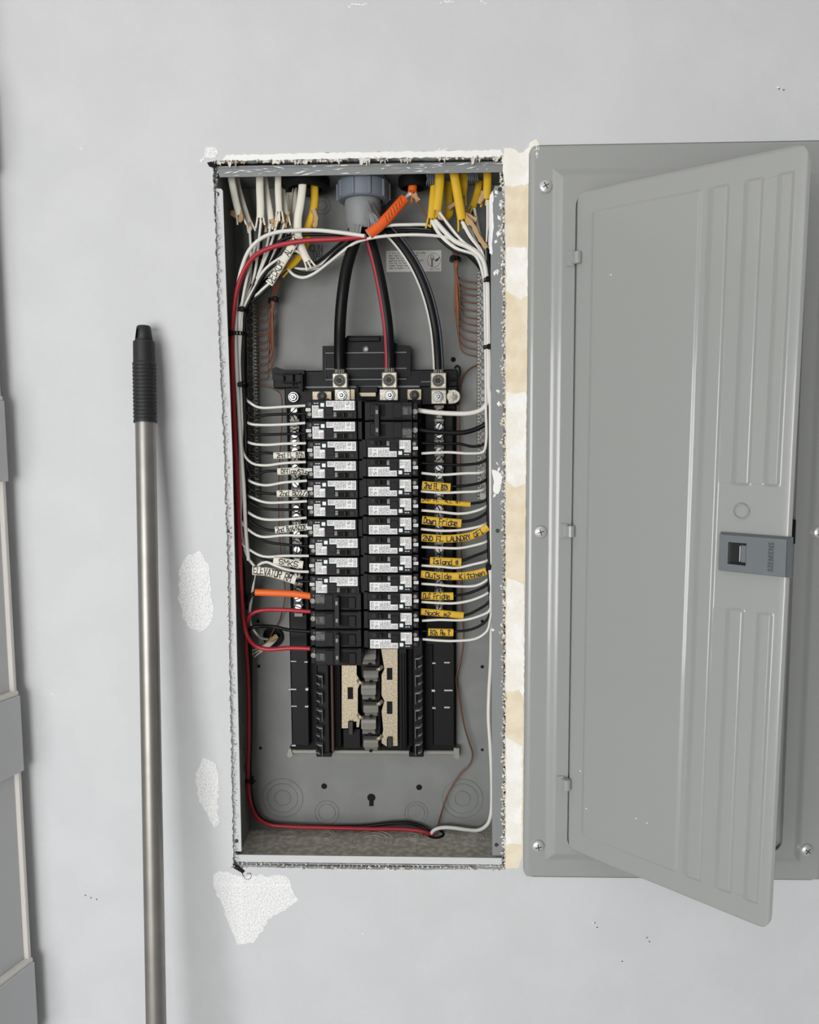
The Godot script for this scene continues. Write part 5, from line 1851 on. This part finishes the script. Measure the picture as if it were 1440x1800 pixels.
func build_cables() -> void:
	var gw := "white sheathed cables entering at the top left"
	var gy := "yellow sheathed cables entering at the top right"
	cable("sheathed_cable", "white cable nearest the left side of the box, tan paper at its cut end", "white sheath", "404,296,-34 409,325,-34 415,355,-36 421,378,-38", 0.0048, gw, "421,370,-36 424,382 420,390|412,372 408,376 424,382")
	cable("sheathed_cable", "thin white cable tucked behind the leftmost white cable", "white sheath", "413,300,-50 420,335,-50 430,368,-50 438,392,-50", 0.0042, gw, "436,388,-50 440,398 438,405")
	cable("sheathed_cable", "broad white cable second in the row at the top left", "white sheath", "457,296,-34 457,330,-34 458,360,-36 458,383,-38", 0.0052, gw)
	cable("sheathed_cable", "white cable with a split frayed end beside the second broad white cable", "white sheath", "463,300,-46 468,335,-46 474,368,-46 477,386,-46", 0.0044, gw, "458,385,-44 464,396 466,408|478,385 481,392")
	cable("sheathed_cable", "white cable third in the row at the top left", "white sheath", "490,296,-34 489,330,-34 490,355,-36 491,372,-38", 0.0045, gw, "490,372,-40 487,388 482,400|496,374 498,392")
	cable("sheathed_cable", "narrow white cable crossing behind the third white cable", "white sheath", "493,300,-48 497,335,-48 501,362,-48 503,378,-48", 0.0036, gw, "506,372,-48 503,388 500,400")
	cable("sheathed_cable", "shaded gray white cable under the wide black bushing", "white sheath", "511,330,-64 508,355,-64 506,385,-62 507,400,-60", 0.0046, gw)
	cable("sheathed_cable", "straight shaded white cable just left of the long white cable", "white sheath", "517,330,-68 517,360,-68 517,400,-66 518,428,-64", 0.0044, gw)
	cable("sheathed_cable", "long white cable crossed by the red and white wires, ending low", "white sheath", "532,298,-30 532,325,-30 528,360,-32 524,385,-34 525,415,-36 532,440,-38 541,459,-40", 0.0054, gw, "541,458,-42 545,464")
	cable("sheathed_cable", "yellow cable among the white cables at the top left, ending low beside the label", "yellow sheath", "553,318,-48 553,355,-48 549,378,-48 541,400,-50 538,425,-50 530,445,-50 518,460,-48 505,471,-46", 0.0052, gw, "551,368,-44 556,384 553,400")
	sleeve("w bed", smooth(path("473,499,-32 485,480,-30 497,460,-29 511,437,-29 521,417,-30")), 0.0056, "white marker sleeve with black handwriting, slanting over the wires at the top left")
	# the cables on the right
	cable("sheathed_cable", "yellow cable nearest the orange cable, hanging straight down", "yellow sheath", "764,306,-40 763,330,-38 760,360,-36 758,384,-36", 0.0050, gy)
	cable("sheathed_cable", "broad yellow cable second from the orange cable with a white wire leaving it", "yellow sheath", "773,296,-32 773,320,-32 771,345,-34 768,370,-36", 0.0062, gy, "770,370,-36 774,382 776,396")
	cable("sheathed_cable", "yellow cable slanting down to the right with long tan paper at its end", "yellow sheath", "796,290,-26 801,320,-27 806,350,-29 812,386,-32", 0.0060, gy, "814,374,-34 826,381 838,386|818,380,-32 832,396 842,416 856,436")
	cable("sheathed_cable", "yellow cable behind the slanting yellow cable", "yellow sheath", "817,296,-50 816,320,-50 813,345,-50", 0.0056, gy)
	cable("sheathed_cable", "yellow cable nearest the right side of the box", "yellow sheath", "857,296,-34 857,320,-34 856,338,-35 855,350,-36", 0.0054, gy, "850,336,-34 846,350 842,358")
	cable("sheathed_cable", "short shaded yellow cable in the deep right corner", "yellow sheath", "843,318,-66 840,335,-66 836,350,-64 831,364,-62", 0.0048, gy)
	cable("sheathed_cable", "dark yellow cable deep behind the broad yellow cables", "yellow sheath", "789,320,-68 789,350,-68 790,375,-66 778,388,-60", 0.0056, gy, "788,366,-58 796,360 804,358")
	# orange cable and its numbered sleeve
	cable("sheathed_cable", "short orange cable end in the black bushing right of the connector", "orange sheath", "726,306,-50 726,320,-48 725,337,-46", 0.0060, "", "728,340,-44 732,347 736,353", 0.0055)
	sleeve("orange marked", smooth(path("711,350,-38 700,362,-35 684,380,-31 666,398,-28 648,412,-26")), 0.0072, "thick orange marker sleeve slanting down from the black bushing", "wire_marker_sleeve", 0.006)
	wire("copper_wire", "bare copper wire running from the orange cable end towards the yellow cables", "wire", mats["copper"], path("728,346,-46 736,360 744,372 750,380 756,390,-50"), 0.0010)
	wire("insulated_wire", "short white wire between the orange cable end and the orange marker sleeve", "wire", mats["white insulation"], path("723,340,-46 717,344 710,352,-40"), 0.0024)
	cable("sheathed_cable", "cut cable end with tan paper in the lower left grommet", "white sheath", "486,1118,-92 478,1128,-88 468,1136,-86 456,1143,-86", 0.0042, "", "488,1118,-86 478,1124 470,1132")


func bundle_x(s: String, y: float) -> float:      # middle of a bundle, by picture row
	var p := s.split(" ")
	for i in p.size() - 1:
		var a := p[i].split(",")
		var b := p[i + 1].split(",")
		if y <= float(b[1]) or i == p.size() - 2:
			return lerpf(float(a[0]), float(b[0]), clampf((y - float(a[1])) / (float(b[1]) - float(a[1])), 0.0, 1.0))
	return 0.0


func follow(s: String, from_y: float, to_y: float, dx: float, z: float) -> PackedVector3Array:   # up a bundle
	var out := PackedVector3Array()
	var y := from_y
	while y > to_y:
		out.append(P(bundle_x(s, y) + dx, y, z))
		y -= 55.0
	out.append(P(bundle_x(s, to_y) + dx, to_y, z))
	return out


const LEFT_BUNDLE := "434,510 427,547 421,620 424,700 428,800 429,880 426,960 428,1060"
const RIGHT_BUNDLE := "852,470 857,494 859,611 860,713 861,900 863,1010"


func build_left_wires() -> void:
	var W := mats["white insulation"]
	var K := mats["black insulation"]
	var gw := "white wires to the left hand breakers"
	var gk := "black wires to the left hand breakers"
	var whites := ["537,713 500,715 455,716 440,708", "537,743.5 500,746 460,747 440,745", "538,779 500,780 465,782 441,779", "538,812 500,814 465,818 443,814", "540,845 500,848 466,853 442,847", "540,881 500,883 467,883 446,876",
		"539,910 500,913 460,912 440,903", "542,942 500,941 458,943 438,932", "543,977 500,977 463,978 440,967", ""]
	var blacks := ["538,727 500,728 465,730 443,734", "538,761.5 500,763 460,764 440,763", "540,799 500,798 465,796 441,797", "541,829 500,828 465,829 444,836", "542,867 500,868 465,867 444,862", "534,895 500,896 460,893 438,882",
		"540,928 500,932 465,930 440,915", "546,960 500,957 462,950 438,930", "533,991 500,988 470,985 448,974", ""]
	# where each pair leaves its cable at the top
	var starts := ["538,455,-42 520,441,-34 490,455,-32 462,478,-34", "476,496,-34 458,512,-36", "476,394,-46 470,430,-46 455,480,-44", "503,384,-48 488,430,-48 462,480,-46", "459,388,-38 455,425,-40 448,480,-42",
		"491,376,-40 478,425,-42 456,480,-42", "517,432,-62 490,465,-56 458,495,-50", "507,404,-60 485,440,-56 452,490,-50", "439,400,-50 441,440,-48 440,490,-46", "422,384,-38 430,420,-40 434,470,-42"]
	for i in 9:
		for k in 2:
			var s: String = whites[i] if k == 0 else blacks[i]
			var p := path(s, -38.0 if k == 0 else -42.0)
			var q := s.split(" ")
			var y := float(q[q.size() - 1].split(",")[1]) - 18.0
			var dx: float = ([5.0, 2.5, -2.5, 0.0, 2.5, -2.5, 0.3, -5.0, -6.5] if k == 0 else [5.0, 2.5, -2.5, 6.5, 2.5, -2.5, 4.5, 2.0, -2.5])[i]
			var z := (-0.036 if i in [3, 7, 8] else -0.070) if k == 0 else (-0.040 - 0.004 * (i % 3))
			p.append_array(follow(LEFT_BUNDLE, y, 545.0, dx, z))
			var st := path(starts[i])
			st.reverse()
			for t in st.size():
				p.append(st[t] + Vector3(0.0025 * k, -0.0015 * k, -0.003 * k))
			wire("insulated_wire", "%s wire to the %s breaker from the top of the left hand column" % ["white" if k == 0 else "black", ORD[i]], "wire", W if k == 0 else K, p, 0.0019, gw if k == 0 else gk)
	# the tenth breaker is fed from the grommet below
	wire("insulated_wire", "white wire rising from the lower left grommet over the long ELEVATOR label", "wire", W, path("543,1005,-38 520,1004 500,1000,-36 482,993 468,988,-38 455,993 448,1012,-46 444,1040 439,1080,-60 441,1098 450,1113 462,1122,-84 474,1124,-94"), 0.0020, gw)
	wire("insulated_wire", "black wire to the tenth left breaker behind the long slanted label", "wire", K, path("545,1022,-42 520,1021 490,1012,-40 460,998 449,1000,-44 444,1018 437,1044 434,1070,-52"), 0.0020, gk)
	wire("insulated_wire", "white wire from the left bundle ending behind the long slanted label", "wire", W, path("448,996,-40 436,980 428,955 423,920,-36 424,860 424,780 420,700 419,620 424,545,-34 434,490 450,430,-46"), 0.0021)
	var p0 := path("449,1041,-40 440,1048 434,1060,-44 430,1040,-46 428,1000,-48")
	p0.append_array(follow(LEFT_BUNDLE, 960.0, 545.0, -6.0, -0.052))
	p0.append_array(path("445,470,-50 500,420,-40 580,412,-32 640,416,-30"))
	wire("insulated_wire", "black wire with the plain orange sleeve, running up the left bundle", "wire", K, p0, 0.0024)
	wire("insulated_wire", "thick red wire from the orange marker down to the lowest two pole breaker", "wire", mats["red insulation"],
		path("644,416,-26 600,420 530,424 480,434,-26 452,447 432,470 418,505,-27 411,548 408,590 408,640 410,705 413,780 417,860,-30 420,940 424,1030 428,1090,-40 436,1120 449,1135,-44 468,1141 512,1139,-42 546,1140,-38"), 0.0033)
	wire("insulated_wire", "red wire from the upper left two pole breaker along the floor to the grommet", "wire", mats["red insulation"],
		path("546,1075,-38 496,1072 458,1073,-44 441,1080 434,1096,-50 432,1130,-56 436,1190,-62 437,1290 436,1370,-72 440,1410 452,1437,-82 472,1449,-86 510,1453 570,1455 650,1457 715,1458 748,1463,-84 762,1470,-84"), 0.0030)
	wire("insulated_wire", "black wire from the lowest left breakers, following the red wire to the floor grommet", "wire", K,
		path("546,1110,-40 506,1107 483,1102 455,1101,-48 441,1104 440,1125,-62 441,1190,-70 441,1290 440,1370,-78 445,1412 458,1438,-88 482,1449,-91 560,1453 640,1452 690,1447 720,1447 742,1453 756,1463,-86"), 0.0026)
	var p1 := path("641,415,-24 600,409 560,405 520,405,-24 484,409 458,420 438,440,-26 424,475 416,520,-31 414,590 416,650 420,720,-33 424,790 429,860 432,930,-36 437,985")
	wire("insulated_wire", "white wire arching from the orange marker over the red wire into the left bundle", "wire", W, p1, 0.0027)
	# black pair and white pair crossing to the right at the top
	wire("insulated_wire", "white wire dipping from the low yellow cable and rising to the orange marker", "wire", W, path("506,472,-46 516,483 533,488 552,481,-42 575,464 600,444 622,428,-34 645,420,-28 690,414 740,413 782,417,-32 815,428"), 0.0021)
	wire("insulated_wire", "black wire dipping from the low yellow cable under the service jacket", "wire", K, path("507,470,-48 522,478 542,481 560,475,-46 582,452 604,432 630,418,-40 680,408,-46 740,406 790,414,-44 825,436"), 0.0021)
	wire("insulated_wire", "upper black wire crossing from the long white cable to the right bundle", "wire", K, path("541,462,-46 553,463 565,456,-48 582,442 604,424 632,410,-44 690,398,-52 740,398 790,410,-50 828,440"), 0.0021)
	wire("insulated_wire", "gray white wire looping from the tan paper to behind the left service conductor", "wire", W, path("508,469,-52 535,473 560,467,-52 585,448 606,434 626,424,-52"), 0.0018)
	wire("insulated_wire", "lowest gray white wire of the loop beside the left service conductor", "wire", W, path("512,470,-55 540,474 566,470,-55 588,457 604,447 620,436,-55"), 0.0015)
	wire("insulated_wire", "upper white wire crossing from behind the orange marker to the yellow cables", "wire", W, path("662,402,-36 680,397 720,395 756,396,-40 775,404 800,424,-44 830,442"), 0.0022)
	# the marker sleeves
	sleeve("w bth", smooth(path("481,801,-36 508,800 536,799,-36")), 0.0045, "small white marker sleeve, topmost of the labels on the left")
	sleeve("w office", smooth(path("488,829,-36 515,828 542,829,-36")), 0.0047, "white marker sleeve reading office, second of the labels on the left")
	sleeve("w bdr", smooth(path("487,868,-36 515,867 543,867,-36")), 0.0047, "white marker sleeve with large digits, third of the labels on the left")
	sleeve("w nook", smooth(path("484,932,-36 512,929 542,926,-36")), 0.0047, "white marker sleeve tilted up to the right, ending in NOOK")
	sleeve("w smks", smooth(path("481,985,-35 506,989 533,993,-35")), 0.0054, "white marker sleeve reading SMKS, tilted down to the right")
	sleeve("w elev", smooth(path("444,1003,-33 462,1004 490,1010 520,1020,-34")), 0.0062, "long white marker sleeve reading ELEVATOR RM, bent and tilted")
	sleeve("orange", smooth(path("449,1041,-38 475,1042 515,1044 547,1048,-38")), 0.0048, "plain orange marker sleeve over the wire to the upper two pole breaker", "wire_marker_sleeve", 0.0042)


func build_right_wires() -> void:
	var W := mats["white insulation"]
	var K := mats["black insulation"]
	var gw := "white wires to the right hand breakers"
	var gk := "black wires to the right hand breakers"
	var whites := ["741,797 786,795 828,797 850,794", "741,831.5 775,834.5 817,832 848,830", "740,863.5 776,866 812,865 846,862", "741,897 776,900 807,903 830,900 852,892", "740,930 776,933 815,931 852,922",
		"741,961.5 776,963 807,963.5 832,959 855,952", "741,994 775,996 803,998 832,992 857,985", "741,1026 770,1028 792,1030 838,1029 858,1018", "741,1058 775,1060 803,1060 832,1054 858,1042", "742,1091 772,1089.5 817,1089.5 845,1082 860,1074", "743,1123.5 775,1126 800,1126.5 838,1122 857,1108 862,1088"]
	var blacks := ["741,779 776,780 807,780 832,785 852,780", "741,814 780,816 817,817 850,811", "745,853 792,855 830,852 851,846", "745,881 790,884 828,885 854,879", "745,914 790,917 832,914 854,902", "745,946 790,948 825,944 856,930",
		"742,981 780,986 814,985 832,978 858,966", "741,1010 775,1012 810,1012 850,1005 860,998", "742,1047 775,1048 800,1047 830,1041 859,1025", "741,1074 775,1078 815,1082 840,1072 861,1056", "742,1109 775,1110 798,1110 830,1106 852,1094 862,1078"]
	var ends := ["857,352,-36 857,400,-36 856,440,-36", "758,388,-36 772,412,-32 800,436,-30 836,450,-30", "769,374,-36 785,396,-32 810,425,-31 842,448,-31", "812,390,-32 826,416,-32 844,440,-32", "778,392,-54 796,415,-48 826,445,-42",
		"813,350,-50 822,392,-48 842,436,-44", "832,366,-60 840,405,-55 850,440,-48"]
	for i in 11:
		for k in 2:
			var s: String = whites[i] if k == 0 else blacks[i]
			var p := path(s, -37.0 if k == 0 else -42.0)
			var q := s.split(" ")
			var y := float(q[q.size() - 1].split(",")[1]) - 18.0
			var dx: float = ([-5.5, 2.5, 4.0, 2.0, 4.5, 3.0, 2.5, 4.0, 2.5, 1.5, 2.6] if k == 0 else [2.0, 4.5, 3.0, 2.0, 4.0, 3.0, -1.0, -3.5, 0.5, -3.0, -1.5])[i]
			var z := (-0.033 if i >= 9 or i == 0 else -0.070) if k == 0 else (-0.036 - 0.005 * (i % 3))
			p.append_array(follow(RIGHT_BUNDLE, y, 490.0, dx, z))
			var st := path(ends[(i * 3 + 1) % 7] if k == 0 else ends[(i * 3 + 2) % 7])
			st.reverse()
			for t in st.size():
				p.append(st[t] + Vector3(-0.0025 * k + 0.0016 * (i % 3), -0.002 * k, -0.003 * k))
			wire("insulated_wire", "%s wire to the %s 20 amp breaker of the right hand column, counting downwards" % ["white" if k == 0 else "black", ORD[i]], "wire", W if k == 0 else K, p, 0.0019, gw if k == 0 else gk)
	var p0 := path("731,721,-36 776,726 828,726 848,719,-36 857,706 859,680,-34")
	p0.append_array(follow(RIGHT_BUNDLE, 640.0, 490.0, -0.4, -0.034))
	p0.append_array(path("848,455,-30 826,436,-30 800,424 780,405 765,388,-34"))
	wire("insulated_wire", "thick white wire from the large two pole breaker to the right bundle", "wire", W, p0, 0.0033)
	p0 = path("737,756,-40 776,760 817,760 842,752 857,742,-38 862,715,-36")
	p0.append_array(follow(RIGHT_BUNDLE, 660.0, 490.0, 7.0, -0.032))
	p0.append_array(path("858,450,-36 858,400,-38"))
	wire("insulated_wire", "thick black wire from the large two pole breaker to the right bundle", "wire", K, p0, 0.0033)
	wire("insulated_wire", "long white wire down the right side and along the floor to the grommet", "wire", W,
		path("862,1000,-34 864,1080,-40 863,1160,-48 860,1215,-52 859,1260 862,1310,-58 865,1380,-66 863,1432,-74 856,1450,-82 842,1459,-86 825,1459 795,1455 775,1455 762,1460,-85 757,1468,-84"), 0.0028)
	sleeve("y bth", smooth(path("742,853,-35 766,855 792,857,-35")), 0.0058, "short yellow marker sleeve ending in Bth, topmost of the yellow labels")
	sleeve("y top", smooth(path("740,880,-35 780,883 827,887,-35")), 0.0034, "slim yellow marker sleeve turned so that its writing runs along its upper edge")
	sleeve("y fridge", smooth(path("742,914,-35 775,917 811,920,-35")), 0.0058, "yellow marker sleeve reading Down Fridge")
	sleeve("y laundry", smooth(path("741,945,-35 788,947 824,943 842,936 858,926,-33")), 0.0054, "longest yellow marker sleeve, reading LAUNDRY and bent up at its right end")
	sleeve("y island", smooth(path("756,986,-35 783,987 811,988,-35")), 0.0055, "yellow marker sleeve reading Island")
	sleeve("y outside", smooth(path("740,1009,-35 770,1012 803,1013 832,1010 855,1004,-34")), 0.0054, "long yellow marker sleeve reading Outside Kitchen")
	sleeve("y out", smooth(path("741,1047,-35 770,1048 797,1048,-35")), 0.0054, "yellow marker sleeve below Outside Kitchen, reading Out Fridge")
	sleeve("y nook", smooth(path("740,1075,-35 775,1078 815,1082,-35")), 0.0048, "yellow marker sleeve tilted down to the right with its writing near the upper edge")
	sleeve("y bthrm", smooth(path("753,1111,-35 775,1111.5 797,1112,-35")), 0.0053, "short yellow marker sleeve with a question mark, lowest of the yellow labels")


func build_grounds() -> void:
	var C := mats["copper"]
	var gl := "bare copper wires to the left grounding bar"
	var gr := "bare copper wires to the right grounding bar"
	var yl := [541.0, 553.0, 565.0, 580.0, 589.0, 603.0, 615.0, 628.0, 641.0, 655.0, 667.0]
	for i in 11:
		var y: float = yl[i]
		var o := (i % 4) * 2.0
		var p := path("%f,%f,-84 %f,%f %f,%f" % [446, y + 1, 460, y + 0.5, 468 + i * 0.4, y - 2])
		var vx := 472.0 + (i % 5) * 1.7
		p.append_array(path("%f,%f,-82 %f,%f,-78 %f,%f,-74 %f,%f,-70 %f,%f,-64" % [vx, y - 12, vx + 1.5, lerpf(y, 527, 0.5), 478.0 + o * 0.9, 527, 481 + o * 1.5, 500, 482 + o * 4, 462]))
		wire("copper_wire", "bare copper wire, %s from the top into the left grounding bar" % ORD[i], "wire", C, p, 0.0010, gl, -1.0, 6)
	wire("copper_wire", "bare copper wire passing behind the left neutral bar down to the lower left grommet", "wire", C, path("447,677,-84 466,679 482,684 493,692,-86 496,715 495,760 491,820 490,880 492,950 499,1010 501,1050 496,1075 491,1092,-90 482,1106,-88 473,1124"), 0.0010, gl, -1.0, 6)
	var yr := [497.0, 509.0, 520.0, 533.0, 547.0, 560.0, 572.0, 585.0, 601.0, 614.0, 626.0]
	for i in 11:
		var y: float = yr[i]
		var o := (i % 4) * 1.7
		var b := 6.0 + i * 0.9
		var vx := 800.0 + (i % 6) * 1.5
		var p := path("%f,%f,-84 %f,%f %f,%f" % [845, y + 1, 828, y - 1, 814, y - 3 - i * 0.4])
		p.append_array(path("%f,%f,-82 %f,%f,-78 %f,%f,-74 %f,%f,-66" % [vx + 2, y - b - 8, vx, lerpf(y, 456, 0.5), 798 + o * 1.4, 456, 795 + o * 3.5, 428]))
		wire("copper_wire", "bare copper wire, %s from the top into the right grounding bar" % ORD[i], "wire", C, p, 0.0010, gr, -1.0, 6)
	wire("copper_wire", "dark copper wire from the right grounding bar down to the floor grommet", "wire", mat("dull copper", rgb8(120, 78, 58), 0.45, 0.7),
		path("845,640,-84 828,647 815,660 808,680,-88 806,720 808,800 809,900 811,1000 812,1064 815,1122,-86 811,1155 802,1195 809,1235 816,1275 826,1308 831,1325 826,1345 809,1362 792,1388 784,1404 776,1430 770,1452,-90 767,1468,-84"), 0.0012, "", -1.0, 6)


func slotted(m: MB, c: Vector3, r: float, h: float, ang: float) -> void:   # a screw head with a real slot: two half rounds on a disc
	m.lathe(c, Vector3(0, 0, 1), [[r, 0.0], [r, h * 0.3], [0.0, h * 0.3]], 14)
	for s in [0.0, PI]:
		var pg := PackedVector2Array()
		for k in 9:
			var a: float = lerpf(-PI / 2 + 0.16, PI / 2 - 0.16, k / 8.0)
			pg.append(Vector2(c.x, c.y) + Vector2(cos(a) * r + 0.0, sin(a) * r).rotated(ang + s))
		pg.append(Vector2(c.x, c.y) + Vector2(r * 0.17, r * 0.9).rotated(ang + s))
		pg.append(Vector2(c.x, c.y) + Vector2(r * 0.17, -r * 0.9).rotated(ang + s))
		m.slab(pg, c.z, c.z + h, r * 0.08)


func tie(x0: float, x1: float, y: float, z: float, depth: float, hx: float, label: String) -> void:
	var m := MB.new()
	var a := P(x0, y, z)
	var b := P(x1, y, z)
	var c := (a + b) * 0.5
	var r := (b.x - a.x) * 0.5
	for k in 20:
		var t0 := TAU * k / 20.0
		var t1 := TAU * (k + 1) / 20.0
		var e := [Vector3(cos(t0) * r, 0, sin(t0) * depth), Vector3(cos(t1) * r, 0, sin(t1) * depth)]
		for s in [[1.0, 0.0026], [-1.0, 0.0026]]:
			m.flat(c + e[0] * 1.0 + Vector3(0, 0.0026 * s[0], 0), c + e[1] + Vector3(0, 0.0026, 0), c + e[1] + Vector3(0, -0.0026, 0), e[0])
		for s in [1.0, -1.0]:
			m.quad(c + e[0] * 0.9 + Vector3(0, 0.0026 * s, 0), c + e[1] * 0.9 + Vector3(0, 0.0026 * s, 0), c + e[1] + Vector3(0, 0.0026 * s, 0), c + e[0] + Vector3(0, 0.0026 * s, 0), Vector3(0, s, 0))
	m.box(P(hx, y, z) + Vector3(0, 0, depth), Vector3(0.0062, 0.0072, 0.004), 0.001)
	m.box(P(hx, y, z) + Vector3(0.004, 0.001, depth), Vector3(0.005, 0.002, 0.0012), 0.0003)
	single(m, "cable_tie", mats["dull black"], label, "cable tie")


func build_ties() -> void:
	tie(417, 437, 546, -0.042, 0.014, 430, "black cable tie round the left bundle, the highest one, just above the red wire's tie")
	tie(402, 434, 588, -0.037, 0.017, 410, "wide black cable tie round both the red wire and the left bundle")
	tie(418, 436, 677, -0.040, 0.016, 428, "black cable tie low on the left bundle level with the top lugs")
	tie(472, 490, 527, -0.072, 0.008, 486, "black cable tie round the copper wires on the left")
	tie(790, 811, 456, -0.072, 0.009, 796, "black cable tie round the copper wires on the right beside the notice")
	tie(849, 870, 494, -0.036, 0.013, 857, "black cable tie highest on the right bundle")
	tie(850, 871, 611, -0.036, 0.013, 860, "black cable tie halfway up the right bundle opposite the lowest copper wires")
	tie(854, 871, 995, -0.036, 0.012, 858, "black cable tie lowest on the right bundle beside Outside Kitchen")
	tie(431, 446, 1370, -0.074, 0.008, 445, "black cable tie holding the red wire near the bottom left corner")
